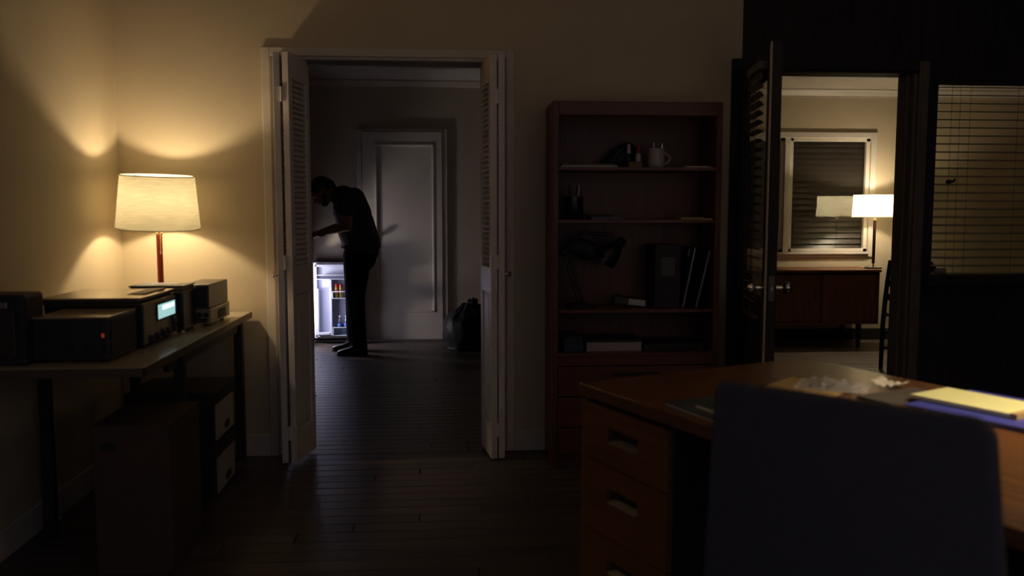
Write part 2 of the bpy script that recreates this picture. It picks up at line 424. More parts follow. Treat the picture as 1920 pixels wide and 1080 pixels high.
# louvred bifold doors
BW, BT, BH = .278, .030, 1.985
def leaf_frame_mesh():
    s = .045; b = MB()
    b.box(0, s, -BT / 2, BT / 2, 0, BH).box(BW - s, BW, -BT / 2, BT / 2, 0, BH)
    b.box(s, BW - s, -BT / 2, BT / 2, 0, .16).box(s, BW - s, -BT / 2, BT / 2, .83, .955).box(s, BW - s, -BT / 2, BT / 2, 1.865, BH)
    return b.mesh('leaf', .0015, 1)
LEAFM = leaf_frame_mesh(); LEAFM.materials.append(M['bifold'])
b = MB(); s = .045
x0, x1, z0, z1 = s, BW - s, .16, .83
for sy in (-1, 1):
    ya, yb = sy * .004, sy * .012; k = .035
    b.add([(x0, ya, z0), (x1, ya, z0), (x1, ya, z1), (x0, ya, z1), (x0 + k, yb, z0 + k), (x1 - k, yb, z0 + k), (x1 - k, yb, z1 - k), (x0 + k, yb, z1 - k)],
          [(0, 1, 5, 4), (1, 2, 6, 5), (2, 3, 7, 6), (3, 0, 4, 7), (4, 5, 6, 7)])
RAISEDM = b.mesh('raised_panel'); RAISEDM.materials.append(M['bifold'])
SLATM = MB().box(-(BW - 2 * s) / 2, (BW - 2 * s) / 2, -.0195, .0195, -.0028, .0028).mesh('slat', .001, 1); SLATM.materials.append(M['bifold'])
HINGEM = MB().cyl((0, 0, -.035), (0, 0, .035), .005, n=10).box(-.016, .016, -.001, .003, -.034, .034).mesh('hinge', smooth=False); HINGEM.materials.append(M['bifold'])
def bifold(nm, label, piv, knu_a, knu_b, end, side, knob_at):
    t = struct(thing(nm, label, 'door', (piv[0], piv[1], .012)), None, None)
    for k, (p, q) in enumerate(((piv, knu_a), (knu_b, end))):
        p = Vector(p); q = Vector(q); d = (q - p).normalized(); mid = (p + q) / 2; p = mid - d * BW / 2
        lm = WM[t].inverted() @ Matrix.Translation((p.x, p.y, .012)) @ Matrix.Rotation(math.atan2(d.y, d.x), 4, 'Z')
        lf = link('leaf', LEAFM, None, t, lm)
        link('raised_panel', RAISEDM, None, lf)
        n = 36
        for i in range(n):
            z = .953 + (1.867 - .953) * (i + .5) / n
            link('slat', SLATM, None, lf, Matrix.Translation((BW / 2, 0, z)) @ Matrix.Rotation(R(-50 if k == 0 else 56) if side < 0 else R(34 if k == 0 else -30), 4, 'X'))
    kx, ky = (knu_a[0] + knu_b[0]) / 2, min(knu_a[1], knu_b[1]) - .004
    for z in (.16, 1.0, 1.80):
        link('hinge', HINGEM, None, t, WM[t].inverted() @ Matrix.Translation((kx, ky, z)))
    kb = MB().lathe([(.008, 0), (.006, .01), (.006, .014), (.013, .018), (.015, .025), (.010, .031)], n=16)
    kb.xf(Matrix.Translation(knob_at) @ Matrix.Rotation(R(90) * side, 4, 'Y')).build('knob', 'chrome', t, smooth=True)
la = PY(518.5, 95, 4.19).x; lb_ = PY(535, 95, 4.19).x
le = PY(572, 110, 4.44).x
bifold('door_2', 'cream louvred bifold door folded open beside the lamp table', (OX0 + .03, 4.455), (la - .003, 4.18), (lb_, 4.18), (le, 4.445), -1, (la - .022, 4.225, .935))
ra = PY(926, 98, 4.19).x; rb = PY(939.5, 98, 4.19).x; re = PY(906, 111, 4.44).x
bifold('door_3', 'cream louvred bifold door folded open beside the bookcase', (OX1 - .03, 4.455), (rb + .001, 4.18), (ra - .002, 4.18), (re, 4.445), 1, (rb + .020, 4.225, .935))

# ------------------------------------------------------------------ glazed office door, open towards the camera
hinge = Vector((DX0 + .012, YN - .01)); free = Vector((1.405, 3.59)); dd = (free - hinge); LWD = dd.length
t = struct(thing('door_4', 'dark glazed office door standing open with blinds on its glass', 'door', (hinge.x, hinge.y, .01), math.atan2(dd.y, dd.x)), None, None)
LT = .042; dh = DZ - .02
gx0, gx1, gz0, gz1 = .07, LWD - .10, .82, dh - .12
b = MB().box(0, gx0, -LT / 2, LT / 2, 0, dh).box(gx1, LWD, -LT / 2, LT / 2, 0, dh)
b.box(gx0, gx1, -LT / 2, LT / 2, 0, gz0).box(gx0, gx1, -LT / 2, LT / 2, gz1, dh)
b.build('door_frame', 'partition', t, bevel=.002, seg=1, local=True)
MB().box(gx0, gx1, -.003, .003, gz0, gz1).build('pane', 'glass', t, local=True)
for z0, z1 in ((gz0, gz0 + .015), (gz1 - .015, gz1)):
    MB().box(gx0, gx1, -LT / 2 - .006, -LT / 2 + .002, z0, z1).build('glazing_bead', 'partition', t, local=True)
kz = PY(1447, 541, 3.6).z - .01
for sgn in (-1, 1):
    kb = MB().lathe([(.030, 0), (.030, .005), (.011, .010), (.011, .036), (.022, .042), (.028, .052), (.028, .062), (.018, .072)], n=20)
    kb.xf(Matrix.Translation((LWD - .055, sgn * LT / 2, kz)) @ Matrix.Rotation(R(-90) * sgn, 4, 'X')).build('door_knob', 'chrome', t, smooth=True, local=True)
MB().box(LWD - .001, LWD + .002, -.012, .012, kz - .055, kz + .055).build('latch_plate', 'pull', t, local=True)
MB().box(LWD, LWD + .010, -.006, .006, kz - .010, kz + .010).build('latch_bolt', 'steel', t, bevel=.003, local=True)
MB().box(LWD - .034, LWD - .004, -LT / 2 - .004, -LT / 2 + .001, .0, dh).build('edge_strip', 'trim', t, local=True)  # added cream strip: lamplight on the dark latch stile put in as colour
for z in (.2, 1.0, 1.75):
    MB().cyl((-.004, LT / 2, z - .045), (-.004, LT / 2, z + .045), .007).build('hinge', 'steel', t, smooth=True, local=True)
bs = thing('window_blind', 'dark slatted blind hanging on the open glazed door', 'blind', (hinge.x, hinge.y, .01), math.atan2(dd.y, dd.x))
# the visible face of the leaf looks towards the bookcase: local -y
yb_ = -LT / 2 - .024
bx_0, bx_1 = gx0 + .33, gx1 + .010
MB().box(bx_0, bx_1, yb_ - .015, yb_ + .024, gz1 + .02, gz1 + .055).build('head_rail', 'slat_dark', bs, local=True, bevel=.003)
SL2 = MB()
wl = bx_1 - bx_0
for i in range(4):
    a0, a1 = -.5 + i / 4, -.5 + (i + 1) / 4
    SL2.add([(-wl / 2, a0 * .030, .003 * (1 - 4 * a0 * a0)), (wl / 2, a0 * .030, .003 * (1 - 4 * a0 * a0)), (wl / 2, a1 * .030, .003 * (1 - 4 * a1 * a1)), (-wl / 2, a1 * .030, .003 * (1 - 4 * a1 * a1))], [(0, 1, 2, 3)])
SL2 = SL2.mesh('slat'); SL2.materials.append(M['slat_dark'])
z = gz1 - .005; i = 0
while z > gz0 - .03:
    a = -22 - 45 * max(0, 1 - i / 6.0)
    link('slat', SL2, None, bs, Matrix.Translation(((bx_0 + bx_1) / 2, yb_, z)) @ Matrix.Rotation(R(a), 4, 'X'))
    z -= .040; i += 1
MB().box(bx_0, bx_1, yb_ - .012, yb_ + .012, gz0 - .06, gz0 - .045).build('bottom_rail', 'slat_dark', bs, local=True)
for x in (bx_0 + .06, bx_1 - .06):
    MB().cyl((x, yb_ - .016, gz0 - .05), (x, yb_ - .016, gz1 + .02), .0016, n=6).build('ladder_cord', 'slat_dark', bs, local=True)
# casing of that doorway
t = struct(thing('trim_office_casing', 'dark brown door casing around the second office doorway', 'door casing', (DX1, YN, 0)), None, None)
MB().box(DX1, DX1 + .055, YN - .018, YN, 0, DZ + .05).build('casing_board', 'casing_brown', t, bevel=.004)
MB().box(DX0 - .055, DX0, YN - .018, YN, 0, DZ + .05).build('casing_board', 'partition', t, bevel=.004)
MB().box(DX0, DX1, YN - .018, YN, DZ, DZ + .05).build('casing_head', 'partition', t, bevel=.004)
MB().box(DX1 - .018, DX1, YN, YB, 0, DZ).build('jamb', 'casing_brown', t)
MB().box(DX1 - .030, DX1 - .018, YN + .05, YB, 0, DZ).build('door_stop', 'casing_brown', t)
MB().box(DX0, DX0 + .006, YN, YB, 0, DZ).build('jamb', 'partition', t)
MB().box(DX0, DX1, YN, YB, DZ - .012, DZ).build('jamb_head', 'partition', t)

# partition window with open blinds
t = struct(thing('window_1', 'interior partition window in dark wooden frame', 'window', (WX0, YN, WZ0)), None, None)
fw = .03
for a in ((WX0, WX0 + fw * .3, WZ0, WZ1), (WX1 - fw, WX1, WZ0, WZ1), (WX0, WX1, WZ0, WZ0 + .006), (WX0, WX1, WZ1 - .012, WZ1)):
    MB().box(a[0], a[1], YN + .01, YB - .01, a[2], a[3]).build('window_frame', 'partition', t)
MB().box(WX0 + .005, WX1 - .01, YN + .05, YN + .055, WZ0 + .004, WZ1 - .01).build('pane', 'glass', t)
MB().box(WX0 - .04, WX1 + .02, YN - .045, YN + .0, WZ0 - .042, WZ0 - .012).build('window_sill', 'partition', t, bevel=.003)
bs = thing('window_blind', 'dark horizontal blind with open slats in the partition window', 'blind', ((WX0 + WX1) / 2, YN + .09, WZ1))
zz = [PY(1840, 331 / 3.176 + 60 + 15.15 * i, YN + .09).z for i in range(24)]
SL3 = MB().box(-.402, .380, -.0175, .0175, -.0020, .0020).mesh('slat'); SL3.materials.append(M['slat_dark'])
for z in zz:
    if z < WZ0 + .012: break
    link('slat', SL3, None, bs, WM[bs].inverted() @ Matrix.Translation(((WX0 + WX1) / 2, YN + .09, z)) @ Matrix.Rotation(R(10), 4, 'X'))
for px in (1780, 1796, 1815, 1904):
    x = PY(px, 300, YN + .075).x
    MB().cyl((x, YN + .075, WZ0 + .01), (x, YN + .075, WZ1 - .012), .0011, n=6).build('ladder_cord', 'slat_far', bs)
kx = PY(1779, 341, YN + .03)
MB().ball((kx.x, YN + .03, kx.z), (.018, .010, .013), 8).tube([(kx.x, YN + .03, kx.z), (kx.x + .026, YN + .03, kx.z + .002), (kx.x + .034, YN + .03, kx.z + .016)], .006).build('cord_cleat', 'black', bs, smooth=True)

# window of the second office
def W2(px, py): return PY(px, py, YF2)
t = struct(thing('window_2', 'white framed two-light window with closed bronze blinds', 'window', (FWX0, YF2, FWZ0)), None, None)
xm = W2(1476, 360).x
ow = .055
for a in ((FWX0 - ow, FWX1 + ow, FWZ1, FWZ1 + ow), (FWX0 - ow, FWX1 + ow, FWZ0 - .05, FWZ0), (FWX1, FWX1 + ow, FWZ0, FWZ1), (FWX0 - ow, FWX0, FWZ0, FWZ1)):
    MB().box(a[0], a[1], YF2 - .02, YF2 + .0, a[2], a[3]).build('window_casing', 'trim', t, bevel=.004)
MB().box(FWX0, FWX1, YF2 - .045, YF2 + .06, FWZ0 - .022, FWZ0).build('window_sill', 'trim', t, bevel=.004)
MB().box(xm - .035, xm + .02, YF2 - .012, YF2 + .06, FWZ0, FWZ1).build('mullion', 'trim', t, bevel=.003)
for xa, xe in ((FWX0, xm - .035), (xm + .02, FWX1)):
    sf = MB().box(xa, xa + .035, YF2 + .01, YF2 + .05, FWZ0, FWZ1).box(xe - .035, xe, YF2 + .01, YF2 + .05, FWZ0, FWZ1)
    sf.box(xa, xe, YF2 + .01, YF2 + .05, FWZ0, FWZ0 + .03).box(xa, xe, YF2 + .01, YF2 + .05, FWZ1 - .03, FWZ1)
    so = sf.build('sash', 'trim', t, bevel=.002, seg=1)
    MB().box(xa + .03, xe - .03, YF2 + .034, YF2 + .038, FWZ0 + .025, FWZ1 - .025).build('pane', 'glass_mirror', so)
for xa, xe, lb in ((FWX0, xm - .035, 'bronze closed blind behind the window pane beside the open glazed door'), (xm + .02, FWX1, 'bronze closed blind behind the window pane beside the white lamp')):
    bs = thing('window_blind', lb, 'blind', ((xa + xe) / 2, YF2 + .08, FWZ1))
    hw = (xe - xa) / 2 - .01
    sm = MB().box(-hw, hw, -.030, .030, -.0008, .0008).mesh('slat'); sm.materials.append(M['slat_far'])
    n = 19
    for i in range(n):
        z = FWZ0 + .02 + (FWZ1 - FWZ0 - .04) * (i + .5) / n
        link('slat', sm, None, bs, WM[bs].inverted() @ Matrix.Translation(((xa + xe) / 2, YF2 + .08, z)) @ Matrix.Rotation(R(66), 4, 'X'))
    MB().box(xa + .01, xe - .01, YF2 + .065, YF2 + .1, FWZ1 - .02, FWZ1).build('head_rail', 'slat_far', bs)
struct(MB().box(FWX0 - .1, FWX1 + .1, YF2 + .121, YF2 + .14, FWZ0 - .1, FWZ1 + .1).build('wall_shaft', 'partition'), 'dark boarding outside the second office window', 'wall')

# ------------------------------------------------------------------ table lamps (one kind)
def point(parent, loc, power, col, rad):
    ld = bpy.data.lights.new('bulb_light', 'POINT'); ld.energy = power; ld.color = col; ld.shadow_soft_size = rad
    o = bpy.data.objects.new('bulb_light', ld); COL.objects.link(o); o.parent = parent
    o.matrix_local = WM[parent].inverted() @ Matrix.Translation(loc)
def table_lamp(label, loc, zs0, zs1, rb, rt, stem_mat, shade, power, col, tilt=(0, 0), group=None, chain=True):
    x, y, z = loc
    t = thing('table_lamp', label, 'lamp', loc, group=group)
    MB().lathe([(.075, 0), (.078, .006), (.074, .016), (.02, .020), (.014, .024)], loc, 28).build('base', 'steel', t, smooth=True)
    zt = zs0 - .012
    zb = z + .05
    MB().cyl((x, y, z + .018), (x, y, zb), .007).build('stem_foot', 'chrome', t, smooth=True)
    MB().cyl((x, y, zb), (x, y, zt - .02), .0135, n=18).build('stem', stem_mat, t, smooth=True)
    MB().lathe([(.012, 0), (.016, .004), (.016, .010), (.008, .016), (.008, .05)], (x, y, zt - .022), 16).build('neck', 'brass', t, smooth=True)
    zm = (zs0 + zs1) / 2
    b = MB().cyl((x, y, zs0 + .02), (x, y, zs0 + .055), .018)
    b.build('socket', 'brass', t, smooth=True)
    tm = Matrix.Translation((x, y, zm)) @ Euler((R(tilt[0]), R(tilt[1]), 0)).to_matrix().to_4x4()
    h = (zs1 - zs0) / 2
    sm = MB().lathe([(rb, -h), (rt, h), (rt - .003, h), (rb - .003, -h)], (0, 0, 0), 48, closed=True).xf(tm)
    so = sm.build('lamp_shade', shade, t, smooth=True)
    ring = []
    for rr, zz_ in ((rb, -h), (rt, h)):
        MB().tube([tm @ Vector((rr * math.cos(a), rr * math.sin(a), zz_)) for a in [2 * math.pi * i / 48 for i in range(48)]], .0022, 6, closed=True).build('rim', 'slat_far' if zz_ > 0 else shade, so, smooth=True)
    # harp and spider that carry the shade
    b = MB()
    for k in range(3):
        a = 2 * math.pi * k / 3 + .5
        b.cyl((x, y, zs1 - .015), tm @ Vector(((rt - .002) * math.cos(a), (rt - .002) * math.sin(a), h - .008)), .0014, n=6)
    for sg in (-1, 1):
        b.tube([(x + sg * .045 * math.sin(math.pi * q / 8), y, zs0 + .045 + (zs1 - zs0 - .06) * q / 8) for q in range(9)], .0014, 5)
    b.build('shade_carrier', 'steel', t)
    bz = zs0 + .055
    MB().lathe([(.012, 0), (.014, .03), (.024, .065), (.029, .087), (.026, .107), (.014, .12)], (x, y, bz), 18).build('bulb', 'bulb', t, smooth=True)
    point(t, (x, y, bz + .076), power, col, .024)
    if chain:
        b = MB()
        n = 12
        for i in range(n): b.ball((x + .011, y - .018, zs0 - .002 - i * .009), .0027, 4)
        b.lathe([(.003, 0), (.005, .012), (.003, .016)], (x + .011, y - .018, zs0 - .002 - n * .009 - .014), 8)
        b.build('pull_chain', 'brass', t, smooth=True)
    return t
TZ = .745
WARM = (1.0, .77, .46)
LY = 4.10
LX = PY(298, 430, LY).x
zt_ = PY(300, 329, LY).z; zb_ = PY(300, 428, LY).z
table_lamp('table lamp with cream linen shade and red stem on the radio table', (LX, LY, TZ), zb_ + .002, zt_, .186, .162, 'leather_red', 'shade', W_LAMP, WARM, tilt=(4.2, 2.4), group='matching table lamps')

# ------------------------------------------------------------------ radio table and what stands on it
TX1 = -.975; TY0 = 2.80
t = thing('work_table', 'long laminate work table against the cream side wall', 'table', (-1.29, 3.58, 0))
MB().box(XL + .012, TX1 - .003, TY0 + .003, YN - .02, TZ - .030, TZ).build('table_top', 'table', t, bevel=.002, seg=1)
MB().box(TX1 - .003, TX1, TY0, YN - .02, TZ - .030, TZ - .001).box(XL + .012, TX1, TY0, TY0 + .003, TZ - .030, TZ - .001).build('edge_band', 'table_edge', t)
for x in (XL + .06, TX1 - .06):
    for y in (TY0 + .56, YN - .06):
        MB().box(x - .02, x + .02, y - .02, y + .02, 0, TZ - .03).build('leg', 'black', t, bevel=.003)
MB().box(XL + .06, TX1 - .06, TY0 + .55, TY0 + .57, TZ - .09, TZ - .03).box(TX1 - .07, TX1 - .05, TY0 + .4, YN - .12, TZ - .09, TZ - .03).build('apron', 'black', t)

def radio(name, label, x0, x1, y0, y1, z0, z1, m, rz=0):
    t = thing(name, label, 'radio', ((x0 + x1) / 2, (y0 + y1) / 2, z0), rz)
    for x in (x0 + .03, x1 - .03):
        for y in (y0 + .03, y1 - .03):
            MB().cyl((x, y, z0), (x, y, z0 + .011), .009, n=10).build('foot', 'rubber', t)
    MB().box(x0, x1, y0, y1, z0 + .01, z1 - .004).build('case', m, t, bevel=.003)
    MB().box(x0 - .001, x1 + .001, y0 - .001, y1 + .001, z1 - .006, z1).build('lamplit_top_plate', 'lit_top', t, bevel=.002)  # added plate, paler than the case: lamplight on the top put into colour
    return t
def knobs(t, pts, axis, r=.009, m='black', ln=.016):
    for p in pts:
        q = Vector(p) + Vector(axis) * ln
        MB().cyl(p, q, r, r * .85, 14).build('knob', m, t, smooth=True)
# nearest radio
u1 = (-1.362, -1.118, 2.90, 3.15)
t = radio('radio_set', 'black radio with one red light at the near end of the table', *u1, TZ, .90, 'blackmetal')
p = PY(193, 629, u1[2])
MB().box(p.x - .004, p.x + .004, u1[2] - .0035, u1[2] + .001, p.z - .007, p.z + .007).build('indicator_light', 'led', t, bevel=.001)
MB().box(u1[0] + .02, u1[1] - .02, u1[2] - .0025, u1[2] + .001, TZ + .02, .888).build('face_plate', 'black', t)
knobs(t, [(u1[0] + .12 + .05 * i, u1[2] - .002, .80) for i in range(3)], (0, -1, 0), .011)
MB().box(u1[1] - .001, u1[1] + .003, u1[2] + .015, u1[3] - .015, TZ + .02, .885).build('end_plate', 'black', t)
# receiver with the lit display facing the aisle
u2 = (-1.455, -1.108, 3.19, 3.56)
t = radio('radio_receiver', 'radio receiver with glowing cyan display facing the aisle', *u2, TZ, .912, 'blackmetal')
MB().box(u2[1] - .001, u2[1] + .004, u2[2] + .006, u2[3] - .006, TZ + .018, .906).build('front_panel', 'beige', t, bevel=.001)
xf = u2[1] + .004
def onf(px, py): return PX(px, py, xf)
ca, cb, cc, cd_ = onf(291, 571), onf(333, 561), onf(335, 585), onf(297, 598)
ya, ye = (ca.y + cd_.y) / 2, min((cb.y + cc.y) / 2, u2[3] - .014)
za, ze = (cd_.z + cc.z) / 2, (ca.z + cb.z) / 2
MB().box(xf - .002, xf + .002, ya, ye, za, ze).build('display', 'display', t)
MB().box(xf + .001, xf + .003, ya + .06, ye - .01, za + (ze - za) * .55, ze - .008).build('display_scale', 'display_hot', t)
for a in ((ya - .006, ya, za - .006, ze + .006), (ye, ye + .006, za - .006, ze + .006), (ya, ye, ze, ze + .006), (ya, ye, za - .006, za)):
    MB().box(xf - .002, xf + .005, a[0], a[1], a[2], a[3]).build('bezel', 'black', t)
knobs(t, [(xf, u2[2] + .05, .775), (xf, u2[2] + .12, .775), (xf, u2[2] + .19, .778), (xf, u2[2] + .25, .778), (xf, u2[2] + .32, .778)], (1, 0, 0), .014)
knobs(t, [(xf, u2[3] - .045, .81)], (1, 0, 0), .02)
s = thing('binder', 'flat dark binder lying on the receiver with the cyan display', 'binder', (-1.285, 3.36, .912))
MB().box(-1.462, -1.105, 3.165, 3.555, .912, .917).build('cover', 'black', s, bevel=.002)
MB().box(-1.455, -1.118, 3.175, 3.55, .917, .929).build('pages', 'browncase', s)
MB().box(-1.462, -1.105, 3.165, 3.555, .929, .935).build('cover', 'lit_top', s, bevel=.002)  # upper cover of the dark binder, lamplight painted in as tan
for i in range(5):
    MB().box(-1.20 + i * .014, -1.192 + i * .014, 3.30, 3.54, .935, .937 + .0006 * i).build('page_tab', 'beige', s)
# low unit and slab behind it
t = radio('radio_set', 'low black radio directly in front of the red lamp stem', -1.30, -1.085, 3.60, 3.775, TZ, .918, 'blackmetal')
MB().box(-1.29, -1.095, 3.597, 3.601, TZ + .02, .905).build('face_plate', 'black', t)
s = thing('book', 'thin dark book lying flat in front of the red lamp stem', 'book', (-1.19, 3.69, .918))
MB().box(-1.305, -1.083, 3.605, 3.775, .918, .922).build('cover', 'darkblue', s, bevel=.001)
MB().box(-1.30, -1.09, 3.61, 3.77, .922, .936).build('pages', 'beige', s)
MB().box(-1.305, -1.083, 3.605, 3.775, .936, .941).build('cover', 'darkblue', s, bevel=.001)
# rear: beige amplifier with knobs, dark speaker box on top
xa, xb_ = PY(342, 590, 3.80).x, PY(393, 590, 3.80).x
t = radio('amplifier', 'beige metal amplifier with four dark knobs under the brown speaker box', xa, xb_ + .004, 3.80, 4.13, TZ, .822, 'beige')
t['category'] = 'amplifier'
w = (xb_ - xa)
knobs(t, [(xa + w * (i + .5) / 4, 3.80, .795) for i in range(4)], (0, -1, 0), .011)
MB().box(xa + .01, xb_ - .01, 3.798, 3.801, TZ + .018, TZ + .035).build('grille', 'black', t)
for i in range(6):
    MB().box(xb_ + .002, xb_ + .006, 3.92 + i * .025, 3.933 + i * .025, .765, .805).build('vent', 'black', t)
t = thing('speaker_box', 'dark brown speaker box standing on the beige amplifier', 'speaker', ((xa + xb_) / 2, 3.96, .822))
MB().box(xa - .006, xb_, 3.795, 4.12, .822, .928).build('case', 'browncase', t, bevel=.004)
MB().box(xa + .002, xb_ - .008, 3.791, 3.797, .832, .920).build('grille', 'black', t, bevel=.002)
# case at the near corner
e = PY(48, 620, 2.86)
t = thing('equipment_case', 'tall black equipment case at the near corner by the side wall', 'case', (-1.46, 3.0, TZ))
MB().box(XL + .02, e.x, 2.86, 3.0, TZ, PY(40, 553, 2.86).z).build('case', 'black', t, bevel=.012)
MB().box(XL + .05, e.x - .03, 2.852, 2.862, TZ + .03, .93).build('front_cover', 'blackmetal', t, bevel=.003)
for x in (XL + .06, e.x - .06): MB().box(x - .012, x + .012, 2.846, 2.853, .935, .955).build('latch', 'steel', t, bevel=.002)

# boxes under the table
def file_box(label, z, hole=True):
    x0, x1, y0, y1, h = -1.375, -1.0, 3.70, 4.06, .235
    t = thing('file_box', label, 'box', ((x0 + x1) / 2, (y0 + y1) / 2, z), group='file boxes under the table')
    MB().box(x0 + .006, x1 - .006, y0 + .006, y1 - .006, z, z + h - .02).build('body', 'cardboard_dark', t, bevel=.003)
    MB().box(x0, x1, y0, y1, z + h - .06, z + h - .001).build('lid', 'cardboard_dark', t, bevel=.003)
    pn = MB().box(x1 - .007, x1 - .003, y0 + .03, y1 - .03, z + .015, z + h - .062).build('end_panel', 'boxwhite', t)
    poly = [(.045 * math.cos(a), .018 * math.sin(a)) for a in [2 * math.pi * i / 20 for i in range(20)]]
    MB().prism(poly, 0, .002, Matrix.Translation((x1 - .0035, (y0 + y1) / 2 + .03, z + .05)) @ Matrix.Rotation(R(90), 4, 'Y') @ Matrix.Rotation(R(90), 4, 'Z')).build('hand_hole', 'black', pn)
    for x in (x0 + .02, x1 - .05):
        MB().box(x, x + .03, y0 - .001, y0 + .008, z + .02, z + h - .062).build('corner_tab', 'blackmetal', t)
file_box('dark file box with white end panel, lower of the stack under the table', 0)
file_box('dark file box with white end panel, upper of the stack under the table', .236)
t = thing('carton', 'tall brown cardboard carton under the near end of the table', 'box', (-1.14, 3.06, 0))
cx0, cx1 = PY(176, 900, 2.93).x, PY(320, 900, 2.93).x
MB().box(cx0, cx1, 2.93, 3.28, 0, .52).build('body', 'cardboard', t, bevel=.004)
MB().box(cx0 - .002, (cx0 + cx1) / 2 - .001, 2.928, 3.282, .52, .525).build('flap', 'cardboard', t)
MB().box((cx0 + cx1) / 2 + .001, cx1 + .002, 2.928, 3.282, .52, .525).build('flap', 'cardboard', t)
p = PY(205, 838, 2.93)
MB().box(p.x - .03, p.x + .02, 2.9285, 2.932, p.z - .014, p.z + .014).build('hand_hole', 'black', t)

# ------------------------------------------------------------------ fridge, its door swung open against the far wall
FX, FYH = -1.262, 8.135
t = thing('mini_fridge', 'black compact fridge standing open beside the stooping person', 'fridge', (FX - .25, 7.9, 0))
fx0, fy0, fy1, fh = HX0 + .05, 7.66, 8.13, .80
w = .035
b = MB().box(fx0, FX - .02, fy0, fy0 + w, .03, fh).box(fx0, FX - .02, fy1 - w, fy1, .03, fh).box(fx0, fx0 + w, fy0, fy1, .03, fh)
b.box(fx0, FX - .02, fy0, fy1, .03, .03 + w).box(fx0, FX - .02, fy0, fy1, fh - w, fh).build('cabinet', 'fridge_black', t)
b = MB().box(fx0 + w, FX - .021, fy0 + w, fy0 + w + .006, .07, fh - w).box(fx0 + w, FX - .021, fy1 - w - .006, fy1 - w, .07, fh - w)
b.box(fx0 + w, fx0 + w + .006, fy0 + w, fy1 - w, .07, fh - w).box(fx0 + w, FX - .021, fy0 + w, fy1 - w, .065, .071).box(fx0 + w, FX - .021, fy0 + w, fy1 - w, fh - w - .006, fh - w)
b.build('liner', 'fridge_white', t)
for z in (.17,):
    MB().box(fx0 + w + .01, FX - .06, fy0 + w + .006, fy1 - w - .006, z, z + .006).build('shelf', 'rail', t)
for x in (fx0 + .04, FX - .06):
    for y in (fy0 + .04, fy1 - .04): MB().cyl((x, y, 0), (x, y, .032), .014, n=10).build('foot', 'black', t)
point(t, (FX - .25, 7.89, .46), W_FRIDGE, (1.0, .92, .87), .05)
MB().box(FX - .22, FX - .16, fy0 + w + .006, fy0 + w + .02, .40, .50).build('lamp_cover', 'capwhite', t)
# the door: inner face looks at the camera
X0, X1, Z0, Z1, Yd = FX + .006, FX + .472, .035, .777, FYH
dr = MB().box(X0, X1, Yd - .012, Yd + .045, Z0, Z1).build('fridge_door', 'fridge_black', t, bevel=.006)
MB().box(X0 + .010, X1 - .010, Yd - .020, Yd - .011, Z0 + .012, Z1 - .012).build('gasket', 'capwhite', dr, bevel=.003)
yi = Yd - .020
b = MB().box(X0 + .028, X1 - .028, yi - .004, yi + .002, Z0 + .03, Z1 - .03)
for a in ((X0 + .026, X0 + .046, Z0 + .03, Z1 - .03), (X1 - .046, X1 - .026, Z0 + .03, Z1 - .03), (X0 + .026, X1 - .026, Z0 + .028, Z0 + .05), (X0 + .026, X1 - .026, Z1 - .05, Z1 - .028)):
    b.box(a[0], a[1], yi - .035, yi, a[2], a[3])
b.build('door_liner', 'fridge_white', dr, bevel=.004)
def fz(py): return PY(620, py, Yd - .06).z
def fxp(px): return PY(px, 560, Yd - .06).x
zsh = fz(522)
MB().box(X0 + .044, X1 - .044, yi - .075, yi, zsh - .008, zsh).build('door_shelf', 'fridge_white', dr, bevel=.003)
MB().box(X0 + .044, X1 - .044, yi - .078, yi - .074, zsh + .03, zsh + .036).build('shelf_rail', 'rail', dr)
MB().box(fxp(620), fxp(623.5), yi - .078, yi, Z0 + .05, zsh - .008).build('divider', 'fridge_white', dr, bevel=.003)
# can column on the hinge side
MB().box(X0 + .048, X0 + .062, yi - .06, yi, Z0 + .06, fz(541)).build('can_guide', 'fridge_white', dr, bevel=.004)
MB().box(X0 + .048, fxp(619), yi - .075, yi, Z0 + .05, Z0 + .075).build('can_tray', 'fridge_white', dr, bevel=.006)
zs1, zr1 = fz(558), fz(546); zs2, zr2 = Z0 + .051, fz(613)
for zs_, zr_ in ((zs1, zr1), (zs2, zr2)):
    MB().box(fxp(624), X1 - .044, yi - .085, yi, zs_ - .007, zs_).build('door_shelf', 'fridge_white', dr, bevel=.002)
    MB().box(fxp(624), X1 - .044, yi - .088, yi - .084, zr_ - .004, zr_ + .004).build('shelf_rail', 'rail', dr)
    for x in (fxp(624.5), X1 - .05): MB().box(x, x + .005, yi - .088, yi, zs_, zr_ + .004).build('rail_end', 'rail', dr)
